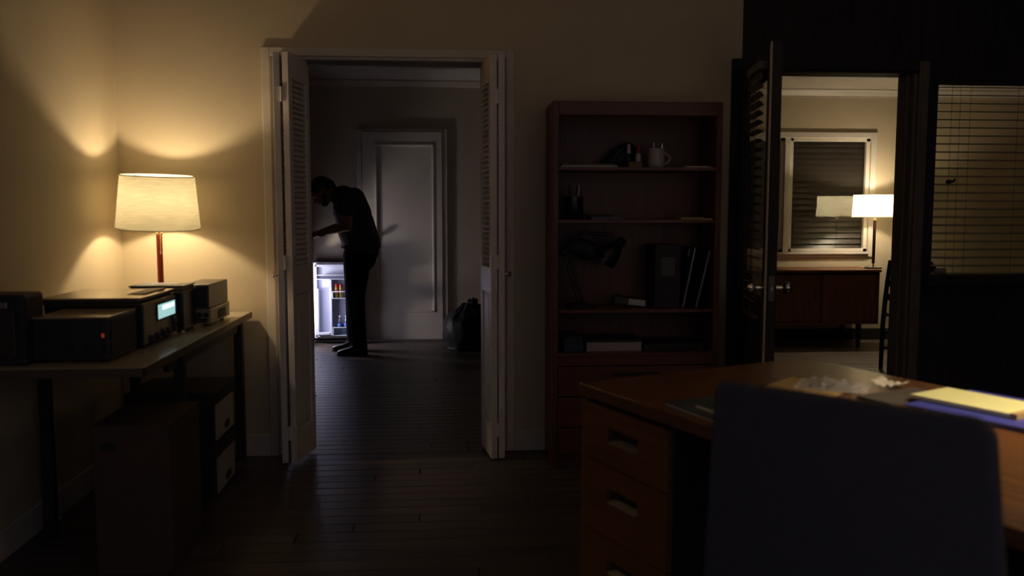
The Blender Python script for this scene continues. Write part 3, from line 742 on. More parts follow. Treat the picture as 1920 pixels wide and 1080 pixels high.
# food
def jar(label, x, z, r, h):
    t = thing('jar', label, 'jar', (x, yi - .045, z), group='jars on the fridge door shelf')
    MB().lathe([(r * .9, 0), (r, .006), (r, h * .72), (r * .8, h * .8), (r * .8, h * .82)], (x, yi - .045, z), 18).build('jar_body', 'jar', t, smooth=True)
    MB().lathe([(r * 1.003, h * .42), (r * 1.012, h * .43), (r * 1.012, h * .58), (r * 1.003, h * .59)], (x, yi - .045, z), 18).build('jar_label', 'labelred', t, smooth=True)
    MB().lathe([(r * .88, h * .80), (r * .92, h * .82), (r * .92, h * .98), (r * .84, h)], (x, yi - .045, z), 18).build('lid', 'lidred', t, smooth=True)
zt_j = fz(532) - zs1
jar('jar with red lid on the fridge door beside the divider', fxp(631.5), zs1, .0215, zt_j)
jar('jar with red lid on the fridge door next to the person', fxp(639.7), zs1, .017, zt_j * .96)
def bottle(label, x):
    h = fz(592) - zs2; r = .027
    t = thing('water_bottle', label, 'bottle', (x, yi - .045, zs2), group='water bottles in the fridge door')
    MB().lathe([(r * .8, 0), (r, .008), (r, h * .30), (r * .94, h * .33), (r, h * .36), (r, h * .66), (r * .8, h * .78), (.013, h * .90), (.0125, h * .95)], (x, yi - .045, zs2), 20).build('bottle_body', 'bottle', t, smooth=True)
    MB().lathe([(r * 1.0, h * .42), (r * 1.015, h * .425), (r * 1.015, h * .585), (r * 1.0, h * .59)], (x, yi - .045, zs2), 20).build('bottle_label', 'labelblue', t, smooth=True)
    MB().lathe([(.0135, h * .94), (.014, h * .95), (.014, h * .99), (.012, h)], (x, yi - .045, zs2), 14).build('cap', 'capwhite', t, smooth=True)
bottle('clear water bottle with blue label beside the fridge door divider', fxp(637.5))
bottle('clear water bottle with blue label half hidden by the person', fxp(649.5))

# ------------------------------------------------------------------ rubbish bag
def lumpy(label, c, rx, ry, h):
    b = MB().ball((0, 0, 0), 1, 22)
    vs = []
    for p in b.v:
        z = (p.z + 1) / 2
        prof = (1.0 if z < .45 else max(.22, 1 - ((z - .45) / .55) ** 2.6 * .80))
        q = Vector((p.x, p.y, 0)); 
        if q.length > 1e-5: q.normalize()
        rr = (.90 + .10 * math.sin(math.pi * z / .9)) if z < .45 else prof
        n = noise.noise(p * 2.3) * .10 + noise.noise(p * 6) * .05 + .035 * math.sin(14 * math.atan2(p.y, p.x) + 5 * z) * z
        vs.append(Vector((c[0] + q.x * rx * (rr + n), c[1] + q.y * ry * (rr + n), max(0.0, c[2] + h * (z ** 1.15) * (1 + .4 * n * z)))))
    b.v = vs
    t = thing('rubbish_bag', label, 'bag', c)
    b.build('bag_body', 'bag', t, smooth=True)
    top = Vector((c[0] + .02, c[1], h * .98))
    tw = MB().cyl(top - Vector((0, 0, .04)), top + Vector((.01, 0, .015)), .04, .016, 12)
    for k in range(9):
        a = 2 * math.pi * k / 9; d = Vector((math.cos(a), math.sin(a), .45 + .3 * (k % 3)))
        tw.cyl(top + Vector((0, 0, .01)), top + d * .042, .012, .020, 7)
    tw.build('tied_neck', 'bag', t)
bc = PZ(868, 654, 0)
lumpy('tied black plastic rubbish bag on the hall floor', (bc.x + .075, 7.72, 0), .25, .21, .41)

# ------------------------------------------------------------------ the person
MY = 7.50
def m_(px, py, dy=0.0): return PY(px, py, MY + dy)
def capsule(b, p, q, r0, r1, n=14, flat=1.0, ax=None):
    """tapered rounded limb; flat squeezes it along the depth axis"""
    p = Vector(p); q = Vector(q); d = q - p; L = d.length; d.normalize()
    prof = []
    for i in range(1, 6): a = math.pi / 2 * i / 5; prof.append((r0 * math.sin(a), -r0 * math.cos(a)))
    for i in range(0, 5): a = math.pi / 2 * i / 5; prof.append((r1 * math.cos(a), L + r1 * math.sin(a)))
    s_ = MB().lathe(prof, n=n)
    rot = d.to_track_quat('Z', 'Y').to_matrix().to_4x4()
    mm = Matrix.Translation(p) @ rot
    vs = [mm @ x for x in s_.v]
    if flat != 1.0:
        mid = (p + q) / 2
        out = []
        for x in vs:
            base = p + d * max(0, min(L, (x - p).dot(d)))
            o_ = x - base
            out.append(base + Vector((o_.x, o_.y * flat, o_.z)))
        vs = out
    b.add(vs, s_.f)
def remeshed(b, name, m, parent, vox=.012, it=4):
    inv = WM[parent].inverted(); b.v = [inv @ p for p in b.v]
    me = b.mesh(name + '_raw'); o = bpy.data.objects.new(name + '_raw', me); COL.objects.link(o)
    r = o.modifiers.new('r', 'REMESH'); r.mode = 'VOXEL'; r.voxel_size = vox; r.use_smooth_shade = True
    s_ = o.modifiers.new('s', 'SMOOTH'); s_.iterations = it; s_.factor = .5
    dg = bpy.context.evaluated_depsgraph_get(); dg.update()
    me2 = bpy.data.meshes.new_from_object(o.evaluated_get(dg)); me2.name = name
    bpy.data.objects.remove(o)
    me2.materials.clear()
    return link(name, me2, m, parent)
man = thing('person', 'person in dark short-sleeved shirt stooping and reaching into the open fridge', 'person', (-.80, MY, 0))
hc = m_(603.5, 357)
fwd = Vector((-.74, 0, -.67)).normalized(); up = Vector((-.67, 0, .74)).normalized(); side = Vector((0, -1, 0))
def hd(f, u, s_=0): return hc + fwd * f + up * u + side * s_
nb = m_(638, 368); ch = m_(655, 392); be = m_(666, 432); hp = m_(677, 462)
b = MB()
HM = Matrix((fwd, side, up)).transposed()
b.ball(hc + up * .012 - fwd * .008, (.100, .076, .100), 12, HM)                  # cranium
b.ball(hd(.030, -.050), (.066, .058, .075), 10, HM)                                # face and jaw
b.ball(hd(.055, -.100), (.030, .030, .022), 8, HM)                                 # chin
b.ball(hd(.070, .012), (.030, .055, .016), 8, HM)                                  # brow
b.ball(hd(.098, -.030), (.018, .013, .024), 8, HM); b.ball(hd(.112, -.040), (.012, .014, .011), 8, HM)   # nose
b.ball(hd(.088, -.072), (.012, .024, .012), 8, HM)                                 # lips
for s_ in (-1, 1):
    b.ball(hd(-.010, -.020, s_ * .078), (.020, .010, .030), 8, HM)                 # ears
capsule(b, nb, hd(-.035, -.050), .066, .060)
capsule(b, ch, nb, .10, .075)
capsule(b, hp, ch, .11, .11, flat=1.15)
sh_n = m_(648, 373, -.175); el_n = m_(651, 424, -.235); wr_n = m_(613, 434, -.20)
sh_f = m_(640, 373, .175); el_f = m_(640, 424, .22); wr_f = m_(602, 436, .13)
for sh_, el_, wr_ in ((sh_n, el_n, wr_n), (sh_f, el_f, wr_f)):
    capsule(b, ch.lerp(nb, .5), sh_, .08, .062)
    capsule(b, sh_, el_, .056, .044)
    capsule(b, el_, wr_, .044, .029)
    d = (wr_ - el_).normalized(); dn = Vector((0, 0, -1)); sd = d.cross(dn).normalized()
    palm = wr_ + d * .055 + Vector((0, 0, -.006))
    capsule(b, wr_, palm, .026, .034, flat=1.15)
    capsule(b, palm, palm + d * .025, .030, .024, flat=1.3)
    for k, (off, ln) in enumerate(((-.030, .068), (-.010, .078), (.011, .072), (.030, .056))):
        k0 = palm + d * .036 + sd * off
        k1 = k0 + d * ln * .5 + Vector((0, 0, -.004 - .003 * k)); k2 = k1 + (d * .8 + Vector((0, 0, -.6))).normalized() * ln * .5
        capsule(b, k0, k1, .0105, .0095, 8); capsule(b, k1, k2, .0095, .0075, 8)
    tb = wr_ + d * .025 - sd * .026
    t1 = tb + (d * .6 - sd * .45 + Vector((0, 0, -.5))).normalized() * .045; t2 = t1 + (d * .9 + Vector((0, 0, -.4))).normalized() * .032
    capsule(b, tb, t1, .014, .011, 8); capsule(b, t1, t2, .011, .009, 8)
remeshed(b, 'body', 'skin', man, .0075, 3)
for s_ in (-1, 1):
    MB().ball(hd(.080, -.008, s_ * .030), .0115, 8).build('eye', 'eye', man, smooth=True)
# hair and beard
b = MB()
b.ball(hc + up * .020 - fwd * .014, (.102, .080, .101), 12, HM)
hb = MB()
remesh_src = b
capsule(b, hd(-.085, -.005), hd(-.070, -.065), .045, .04)
remeshed(b, 'hair', 'hair', man, .010, 2)
b = MB()
b.ball(hd(.052, -.098), (.040, .046, .030), 8, HM)
for s_ in (-1, 1): capsule(b, hd(.045, -.095, s_ * .03), hd(.0, -.035, s_ * .062), .022, .014)
b.ball(hd(.086, -.060), (.014, .030, .008), 8, HM)
remeshed(b, 'beard', 'hair', man, .008, 2)
# shirt
b = MB()
capsule(b, ch, m_(641, 367), .135, .088, flat=1.25)
capsule(b, be, ch, .150, .138, flat=1.25)
capsule(b, m_(676, 455), be, .155, .150, flat=1.25)
capsule(b, m_(674, 400), m_(664, 372), .105, .095, flat=1.6)
capsule(b, m_(646, 366), m_(630, 367), .085, .070)
capsule(b, m_(697, 458), m_(682, 415), .078, .088, flat=1.8)
for sh_, el_ in ((sh_n, el_n), (sh_f, el_f)):
    capsule(b, m_(650, 376), sh_, .10, .078)
    capsule(b, sh_, sh_.lerp(el_, .46), .077, .072)
o = remeshed(b, 'shirt', 'shirt', man, .011, 4)
bm = bmesh.new(); bm.from_mesh(o.data)
inv = WM[man].inverted()
hem_p = inv @ m_(690, 466); hem_n = Vector((-.18, 0, -1)).normalized()
bmesh.ops.bisect_plane(bm, geom=bm.verts[:] + bm.edges[:] + bm.faces[:], plane_co=hem_p, plane_no=hem_n, clear_outer=True)
eds = [e for e in bm.edges if e.is_boundary]
ex = bmesh.ops.extrude_edge_only(bm, edges=eds)
for v_ in [g for g in ex['geom'] if isinstance(g, bmesh.types.BMVert)]:
    c_ = inv @ m_(680, 468); v_.co = v_.co + (Vector((v_.co.x - c_.x, v_.co.y - c_.y, 0)) * .06) + Vector((0, 0, -.028))
for fc in bm.faces: fc.smooth = True
bm.to_mesh(o.data); bm.free()
for sh_, el_ in ((sh_n, el_n), (sh_f, el_f)):
    q = sh_.lerp(el_, .56); d = (el_ - sh_).normalized()
    rot = d.to_track_quat('Z', 'Y').to_matrix().to_4x4()
    MB().lathe([(.068, -.06), (.071, 0), (.067, .002), (.062, -.055)], n=20, closed=True).xf(Matrix.Translation(q) @ rot).build('sleeve_hem', 'shirt', man, smooth=True)
# trousers
b = MB()
capsule(b, hp, m_(676, 478), .145, .140, flat=1.15)
capsule(b, m_(689, 470), m_(684, 488), .098, .092, flat=1.3)
legs = ((-.10, m_(671, 480, -.08), m_(667, 556, -.10), m_(671, 600, -.105), m_(673, 641, -.11)),
        (.10, m_(668, 480, .09), m_(664, 556, .14), m_(663, 600, .16), m_(664, 632, .175)))
for dy, a, k, cf, an in legs:
    capsule(b, a, k, .118, .079); capsule(b, k, cf, .078, .068); capsule(b, cf, an, .068, .066)
remeshed(b, 'trousers', 'trouser', man, .011, 4)
# belt
# shoes
def shoe(toe, heel, y):
    x0, x1 = toe, heel; L = x1 - x0
    sec = [(0.0, .018, .006, .030), (.06, .032, .002, .044), (.2, .043, 0, .056), (.38, .044, 0, .068), (.55, .040, .0, .092), (.75, .037, .0, .112), (.92, .036, 0, .112), (1.0, .028, .004, .095)]
    b = MB(); n = 16; vs = []
    for s_, hw, zb_, zt2 in sec:
        for i in range(n):
            a = 2 * math.pi * i / n
            c_, s2 = math.cos(a), math.sin(a)
            vs.append(Vector((x0 + L * s_, y + hw * (abs(c_) ** .6) * (1 if c_ > 0 else -1), zb_ + .018 + (zt2 - zb_ - .018) * (.5 + .5 * (abs(s2) ** .7) * (1 if s2 > 0 else -1)))))
    fs = []
    for j in range(len(sec) - 1):
        for i in range(n): fs.append((j * n + i, j * n + (i + 1) % n, (j + 1) * n + (i + 1) % n, (j + 1) * n + i))
    fs += [tuple(range(n)), tuple(range((len(sec) - 1) * n, len(sec) * n))]
    b.add(vs, fs)
    o = b.build('shoe', 'shoe', man, smooth=True)
    out = [(x0 + L * s_, y + hw + .003) for s_, hw, _, _ in sec] + [(x0 + L * s_, y - hw - .003) for s_, hw, _, _ in reversed(sec)]
    MB().prism(out, 0, .018).build('sole', 'rubber', o, bevel=.002)
    MB().tube([(x0 + L * (.42 + .05 * k), y + (.012 if k % 2 else -.012), .078 + .012 * k + .004) for k in range(5)], .003, 5).build('laces', 'hair', o)
f1 = PZ(634, 664, 0); f2 = PZ(690, 664, 0)
shoe(f1.x, f2.x, 7.42)
g1 = PZ(629, 650, 0)
shoe(g1.x, g1.x + .28, 7.66)

# ------------------------------------------------------------------ bookcase and what is on it
BY = 4.05
bx0, bx1 = PY(1037, 300, BY).x, 1.325
def bz(py): return PY(1190, py, BY).z
t = thing('bookcase', 'tall mahogany bookcase with open shelves over drawers', 'bookcase', ((bx0 + bx1) / 2, (BY + YN) / 2, 0))
bk = YN - .015
st = .028
for xa, xe in ((bx0, bx0 + st), (bx1 - st, bx1)):
    MB().box(xa, xe, BY, bk, .0, bz(190)).build('side_panel', 'mahog', t, bevel=.002)
MB().box(bx0 + st, bx1 - st, bk - .008, bk, .05, bz(192)).build('back_panel', 'mahog', t)
MB().box(bx0 + st, bx1 - st, BY + .002, bk - .008, bz(192), bz(190)).build('top_panel', 'mahog_h', t)
MB().box(bx0 + st, bx1 - st, BY + .001, BY + .02, bz(216), bz(192)).build('top_rail', 'mahog_h', t, bevel=.002)
SH = {}
for py in (313, 412, 581, 662):
    z1 = bz(py); SH[py] = z1
    MB().box(bx0 + st, bx1 - st, BY + .008, bk - .008, z1 - .016, z1).build('shelf', 'mahog_h', t, bevel=.0015)
MB().box(bx0 + st, bx1 - st, BY + .004, BY + .024, SH[662] - .06, SH[662] - .016).build('front_rail', 'mahog_h', t)
zd = SH[662] - .062
for k in range(3):
    za, ze = max(.06, zd - .15), zd
    d_ = MB().box(bx0 + st + .003, bx1 - st - .003, BY - .004, BY + .014, za + .003, ze - .003).build('drawer', 'mahog_h', t, bevel=.003)
    MB().box((bx0 + bx1) / 2 - .12, (bx0 + bx1) / 2 + .12, BY - .020, BY - .003, ze - .045, ze - .032).build('drawer_pull', 'partition', d_, bevel=.004)
    zd -= .152
MB().box(bx0 + st, bx1 - st, BY + .02, BY + .04, 0, .06).build('plinth', 'mahog', t)
def sx(px, py, dy=.08): return PY(px, py, BY + dy).x
# top shelf
z = SH[313]
xa, xe = sx(1050, 305), sx(1155, 305)
t = thing('paper_stack', 'stack of white papers lying on the top shelf of the bookcase', 'papers', ((xa + xe) / 2, BY + .095, z))
MB().box(xa, xe, BY + .04, BY + .152, z, z + .008).build('sheets', 'paper', t)
MB().box(xa + .004, xe - .01, BY + .045, BY + .150, z + .008, z + .016).build('top_folder', 'grey', t)
c = Vector((sx(1166, 290, .215), BY + .218, z))
t = thing('camera_bag', 'soft black bag slumped beside the papers on the top shelf', 'bag', c)
b = MB(); b.ball(c + Vector((0, .0, .055)), (.075, .06, .058), 10); b.ball(c + Vector((.03, .01, .085)), (.05, .05, .05), 10); b.ball(c + Vector((-.05, 0, .03)), (.06, .05, .032), 8)
o = remeshed(b, 'bag_body', 'black', t, .009, 4)
MB().tube([c + Vector((-.06, -.05, .03)), c + Vector((-.03, -.055, .085)), c + Vector((.03, -.045, .12)), c + Vector((.07, -.02, .07))], .005, 6).build('strap', 'blackmetal', t, smooth=True)
c = Vector((sx(1190, 300, .07), BY + .070, z))
t = thing('small_box', 'small mustard box beside the mug on the top shelf', 'box', c)
MB().box(c.x - .033, c.x + .033, c.y - .02, c.y + .03, z, z + .022).build('body', 'goldbox', t, bevel=.002)
MB().box(c.x - .034, c.x + .034, c.y - .021, c.y + .031, z + .022, z + .028).build('lid', 'goldbox', t, bevel=.002)
for px, lb, cap, bod, nm in ((1179, 'small dark glue bottle with pale cap on the top shelf', 'paper', 'black', 'glue_bottle'), (1197, 'red capped white marker standing on the top shelf', 'redink', 'paper', 'marker_pen')):
    c = Vector((sx(px, 290, .13), BY + .132, z)); h = bz(266) - z
    t = thing(nm, lb, 'bottle' if nm == 'glue_bottle' else 'marker', c)
    MB().lathe([(.012, 0), (.013, .004), (.013, h * .55), (.009, h * .62)], c, 14).build('barrel', bod, t, smooth=True)
    MB().lathe([(.009, h * .6), (.010, h * .64), (.008, h)], c, 14).build('cap', cap, t, smooth=True)
def mug(label, c, r, h):
    t = thing('mug', label, 'mug', c)
    MB().lathe([(r * .86, 0), (r * .95, .004), (r, .02), (r, h), (r - .004, h), (r - .005, .01), (.002, .008)], c, 28).build('cup', 'mug', t, smooth=True)
    MB().tube([Vector(c) + Vector((r - .003 + .032 * math.sin(math.pi * i / 10), 0, h * .82 - h * .66 * i / 10)) for i in range(11)], .0055, 8).build('handle', 'mug', t, smooth=True)
mc = Vector((sx(1231.5, 290, .1), BY + .11, z)); mh = bz(277) - z + .004
mug('pale ceramic mug holding pens on the top shelf', mc, .040, mh)
for k, (dx, dy, ln) in enumerate(((-.010, -.005, .125), (.020, .008, .122))):
    p = mc + Vector((dx, dy, .012)); q = mc + Vector((dx * 1.5, dy, ln))
    t = thing('pen', ('steel pen standing in the mug near its handle' if k else 'steel pen standing in the mug opposite its handle'), 'pen', p)
    MB().cyl(p, q, .0036, n=10).build('barrel', 'chrome', t, smooth=True)
    MB().box(q.x - .001, q.x + .001, q.y - .008, q.y - .003, q.z - .035, q.z - .004).build('clip', 'chrome', t)
xa, xe = sx(1280, 305), bx1 - st - .003
tag(MB().box(xa, xe, BY + .05, BY + .25, z, z + .005).box(xa + .01, xe - .02, BY + .06, BY + .23, z + .005, z + .008).build('paper_sheaf', 'paper', origin=((xa + xe) / 2, BY + .15, z)), 'thin sheaf of papers on the top shelf past the mug', 'papers')
# second shelf
z = SH[412]
c = Vector((sx(1077, 390, .12), BY + .14, z)); h = bz(368) - z
t = thing('pencil_cup', 'glossy black cup full of pens on the second shelf', 'cup', c)
MB().lathe([(.045, 0), (.047, .003), (.047, h), (.044, h), (.043, .006), (.002, .005)], c, 26).build('cup', 'shoe', t, smooth=True)
for k in range(6):
    a = k * 1.05; p = c + Vector((.018 * math.cos(a), .018 * math.sin(a), .008)); q = c + Vector((.042 * math.cos(a), .036 * math.sin(a), h + .03 + .012 * (k % 3)))
    lab = ('red pencil', 'black pen', 'steel ruler', 'yellow pencil', 'blue pen', 'white pen')[k]
    mm = ('redink', 'black', 'chrome', 'goldbox', 'darkblue', 'paper')[k]
    tag(MB().cyl(p, q, .0036, n=8).cyl(q, q + (q - p).normalized() * .008, .0036, .001, n=8).build('pen', mm, origin=p, smooth=True), lab + ' leaning in the glossy black cup', 'pen', 'pens in the black cup')
xa, xe = sx(1052, 405), sx(1166, 405)
t = thing('book', 'dark blue book lying flat beside the pen cup', 'book', ((xa + xe) / 2, BY + .1, z))
xa2 = sx(1105, 405)
MB().box(xa2, xe, BY + .03, BY + .2, z, z + .003).build('cover', 'darkblue', t); MB().box(xa2 + .003, xe - .003, BY + .034, BY + .197, z + .003, z + .012).build('pages', 'grey', t)
MB().box(xa2, xe, BY + .03, BY + .2, z + .012, z + .015).build('cover', 'darkblue', t)
tag(MB().box(sx(1100, 400), sx(1145, 400), BY + .06, BY + .17, z + .0155, z + .024).build('notebook', 'black', origin=(sx(1120, 400), BY + .1, z + .0155), bevel=.002), 'small black notebook lying on the dark blue book', 'notebook')
xa, xe = sx(1272, 405), sx(1330, 405)
tag(MB().box(xa, xe, BY + .03, BY + .24, z, z + .006).box(xa + .005, xe - .04, BY + .04, BY + .22, z + .006, z + .011).build('envelope_stack', 'manila', origin=((xa + xe) / 2, BY + .13, z)), 'manila envelopes lying on the second shelf', 'envelopes')
# third shelf: articulated lamp, radio, boards
z = SH[581]
def s3(px, py, dy): return PY(px, py, BY + dy)
c = s3(1090, 578, .13); c.z = z
t = thing('desk_lamp', 'black articulated desk lamp folded down on the third shelf', 'lamp', c)
MB().lathe([(.075, 0), (.078, .005), (.072, .016), (.03, .024), (.018, .03)], c, 26).build('base', 'black', t, smooth=True)
j0 = c + Vector((-.015, 0, .03)); j1 = s3(1058, 474, .13); j2 = s3(1090, 436, .13); j3 = s3(1146, 440, .12)
MB().cyl(j0, j1, .009).cyl(j0 + Vector((.022, .01, 0)), j1 + Vector((.024, .01, 0)), .007).build('lower_arm', 'blackmetal', t, smooth=True)
MB().ball(j1, .020, 8).build('elbow_joint', 'black', t, smooth=True)
MB().cyl(j1, j2, .009).cyl(j2, j3, .009).build('upper_arm', 'blackmetal', t, smooth=True)
b = MB(); b.ball(s3(1085, 462, .15), (.07, .05, .045), 10); b.ball(s3(1102, 470, .15), (.055, .05, .05), 10)
remeshed(b, 'counterweight_cover', 'black', t, .01, 4)
hd0 = s3(1166, 452, .12); hd1 = s3(1133, 486, .10)
rot = (hd1 - hd0).to_track_quat('Z', 'Y').to_matrix().to_4x4()
Ln = (hd1 - hd0).length
MB().lathe([(.018, -.012), (.024, 0), (.026, .028), (.040, .05), (.056, Ln * .7), (.062, Ln), (.059, Ln), (.052, Ln * .7), (.030, .05)], n=26).xf(Matrix.Translation(hd0) @ rot).build('lamp_head', 'shoe', t, smooth=True)
MB().cyl(j3, hd0 + (hd1 - hd0) * .2, .010).build('head_bracket', 'blackmetal', t, smooth=True)
p = s3(1178, 565, .10)
t = thing('clock_radio', 'small silver and black clock radio tilted on the third shelf', 'clock', (p.x, BY + .12, z))
mm = Matrix.Translation((p.x, BY + .12, z + .006)) @ Matrix.Rotation(R(7), 4, 'Y')
MB().mbox(mm, -.075, .09, -.03, .05, .004, .042).build('case', 'blackmetal', t, bevel=.005)
MB().mbox(mm, -.005, .08, -.034, -.029, .010, .040).build('face', 'steel', t, bevel=.001)
for i in range(4):
    for j in range(2):
        MB().mbox(mm, .004 + i * .019, .016 + i * .019, -.037, -.033, .014 + j * .013, .022 + j * .013).build('button', 'paper', t)
MB().mbox(mm, -.06, -.03, 0, .02, .042, .05).build('snooze_bar', 'black', t)
xa, xe = sx(1216, 500, .2), sx(1262, 500, .2)
t = thing('ring_binder', 'dark upright ring binder on the third shelf', 'binder', ((xa + xe) / 2, BY + .16, z))
MB().box(xa, xe, BY + .06, BY + .27, z, z + .31).build('cover', 'black', t, bevel=.003)
MB().box(xa + .006, xe - .006, BY + .07, BY + .268, z + .305, z + .3105).build('pages', 'grey', t)
MB().box(xa + .03, xe - .03, BY + .056, BY + .061, z + .16, z + .25).build('spine_label', 'grey', t)
for k, (pa, pb, lb, mm_) in enumerate(((1274, 1302, 'black clipboard leaning on the third shelf beside the ring binder', 'black'), (1304, 1318, 'black picture frame with thin silver edge leaning against the bookcase side', 'blackmetal'))):
    xa = sx(pa, 560, .1) if k == 0 else bx1 - st - .0758; t = thing('clipboard' if k == 0 else 'picture_frame', lb, 'clipboard' if k == 0 else 'frame', (xa + .03, BY + .15, z))
    mm = Matrix.Translation((xa, BY + .15, z + .004)) @ Matrix.Rotation(R(11 if k == 0 else 13), 4, 'Y')
    hh = .30 if k == 0 else .285
    MB().mbox(mm, 0, .012, -.1, .1, 0, hh).build('board', mm_, t, bevel=.001)
    MB().mbox(mm, .0005, .0045, -.103, -.0995, 0, hh).build('edge_strip', 'steel', t)
    if k == 0: MB().mbox(mm, -.008, .0, -.04, .04, hh - .05, hh - .01).build('clip', 'steel', t, bevel=.002)
# lowest open shelf
z = SH[662]
xa, xe = sx(1100, 645, .06), sx(1203, 645, .06)
t = thing('paper_box', 'flat grey paper box on the lowest open shelf', 'box', ((xa + xe) / 2, BY + .16, z))
MB().box(xa, xe, BY + .06, BY + .27, z, z + .045).build('tray', 'mug', t, bevel=.002); MB().box(xa - .002, xe + .002, BY + .058, BY + .272, z + .045, z + .058).build('lid', 'black', t, bevel=.002)
tag(MB().box(sx(1056, 645), sx(1092, 645), BY + .05, BY + .26, z, z + .07).box(sx(1060, 645), sx(1090, 645), BY + .06, BY + .25, z + .07, z + .076).build('tin_box', 'darkblue', origin=(sx(1074, 645), BY + .15, z), bevel=.004), 'dark blue tin beside the flat grey paper box', 'box')
xa, xe = sx(1208, 648, .06), sx(1320, 648, .06)
t = thing('spiral_notebook', 'black spiral notebook with steel coil on the lowest open shelf', 'notebook', ((xa + xe) / 2, BY + .17, z))
MB().box(xa, xe, BY + .07, BY + .27, z, z + .034).build('pages', 'black', t, bevel=.002)
n = 22
for i in range(n):
    cx = xa + (xe - xa) * (i + .5) / n
    MB().tube([(cx, BY + .066 + .010 * math.cos(a), z + .020 + .012 * math.sin(a)) for a in [2 * math.pi * j / 8 for j in range(8)]], .0011, 4, closed=True).build('coil_ring', 'steel', t)

# ------------------------------------------------------------------ wooden desk
A = Vector((.383, 2.437, 0)); ANG = math.atan2(-.9193, .3935)
desk = thing('desk', 'large wooden desk with recessed drawer pulls, black chair in front', 'desk', A, ANG)
DL, DD, DT = 1.52, .90, .75
MB().box(0, DL, 0, DD, DT - .034, DT).build('desk_top', 'oak', desk, local=True, bevel=.003)
def pedestal(x0, x1):
    MB().box(x0, x0 + .02, .012, DD - .06, .04, DT - .045).build('side_panel', 'oak_face', desk, local=True)
    b = MB().box(x1 - .02, x1, .03, DD - .06, .04, DT - .045).box(x0, x1, DD - .08, DD - .06, .04, DT - .045)
    b.box(x0 + .02, x1, .03, DD - .06, .04, .06)
    b.build('pedestal', 'black', desk, local=True)
    MB().box(x0 + .01, x1 - .01, .045, DD - .08, DT - .045, DT - .034).build('spacer', 'black', desk, local=True)
    zs = [DT - .05, .534, .325, .055]
    for k in range(3):
        za, ze = zs[k + 1] + .002, zs[k] - .002
        cx = x0 + (.205 if x0 < .5 else (x1 - x0) / 2); hz = (.621, .449, .245)[k]
        hw, hh = .072, .022
        b = MB().box(x0 + .022, cx - hw, .012, .03, za, ze).box(cx + hw, x1 - .003, .012, .03, za, ze)
        b.box(cx - hw, cx + hw, .012, .03, za, hz - hh).box(cx - hw, cx + hw, .012, .03, hz + hh, ze)
        d_ = b.build('drawer', 'oak_face', desk, local=True)
        MB().box(cx - hw - .004, cx + hw + .004, .030, .036, hz - hh - .004, hz + hh + .004).build('pull_back', 'black', d_, local=True)
        MB().add([(cx - hw + .006, .011, hz - hh + .002), (cx + hw - .006, .011, hz - hh + .002), (cx + hw - .006, .027, hz - hh + .018), (cx - hw + .006, .027, hz - hh + .018),
                  (cx - hw + .006, .012, hz - hh), (cx + hw - .006, .012, hz - hh), (cx + hw - .006, .030, hz - hh), (cx - hw + .006, .030, hz - hh)],
                 [(0, 1, 2, 3), (4, 5, 1, 0), (7, 6, 5, 4), (3, 2, 6, 7), (0, 3, 7, 4), (1, 5, 6, 2)]).build('pull_lip', 'pull', d_, local=True)
    for x in (x0 + .03, x1 - .03):
        for y in (.07, DD - .1): MB().cyl((x, y, 0), (x, y, .04), .018, n=12).build('foot', 'black', desk, local=True)
pedestal(-.0, .408)
MB().box(DL - .04, DL - .01, .04, DD - .06, 0, DT - .034).build('end_panel', 'oak_face', desk, local=True)
MB().box(.408, DL - .04, DD - .10, DD - .08, .25, DT - .034).build('modesty_panel', 'partition', desk, local=True)  # kneehole shade put into the panel's dark colour
DM = WM[desk]
def dt(label, cat, name, u, v, ang=0, group=None):
    return thing(name, label, cat, DM @ Vector((u, v, DT)), ANG + R(ang), group)
# things on the desk (desk coordinates)
t = dt('dark teal magazine lying on the desk above the drawers', 'magazine', 'magazine', .46, .12, -4)
MB().box(-.11, .11, -.08, .08, 0, .003).build('back_cover', 'paper', t, local=True)
MB().box(-.109, .112, -.079, .079, .003, .007).build('pages', 'grey', t, local=True)
MB().box(-.11, .11, -.08, .08, .007, .0085).build('front_cover', 'magazine', t, local=True)
MB().box(-.03, .05, -.045, -.035, .0085, .009).build('title_strip', 'paper', t, local=True)
t = dt('sheet of manila paper under the clear plastic bag', 'paper', 'manila_sheet', .36, .55, 20)
MB().box(-.1, .1, -.10, .10, 0, .0015).box(-.09, .09, -.095, .095, .0015, .0025).build('sheet', 'manila', t, local=True)
t = dt('crumpled clear plastic evidence bag lying on the desk', 'plastic bag', 'plastic_bag', .398, .600, 35)
nx, ny = 16, 12; b = MB(); vs = []
for sgn in (1, 0):
    for j in range(ny + 1):
        for i in range(nx + 1):
            a, c_ = i / nx * 2 - 1, j / ny * 2 - 1
            e_ = (1 - a ** 4) * (1 - c_ ** 4)
            hgt = .004 + sgn * e_ * (.012 + .013 * abs(noise.noise(Vector((a * 2.2, c_ * 2.2, 3)))) + .012 * noise.noise(Vector((a * 6, c_ * 6, 1))))
            vs.append((a * .095, c_ * .075, max(.0032, hgt)))
n1 = (nx + 1) * (ny + 1); fs = []
for s_ in range(2):
    for j in range(ny):
        for i in range(nx):
            q = s_ * n1 + j * (nx + 1) + i; fs.append((q, q + 1, q + nx + 2, q + nx + 1))
b.add(vs, fs).build('film', 'plastic', t, local=True)
MB().box(-.06, .05, -.04, .04, .0035, .012).build('bag_contents', 'grey', t, local=True, bevel=.003)
MB().box(-.097, -.085, -.075, .075, .003, .006).build('zip_seal', 'paper', t, local=True)
t = dt('crumpled white paper scrap beside the clear plastic bag', 'paper', 'paper_scrap', .472, .742, 10)
b = MB(); vs = []
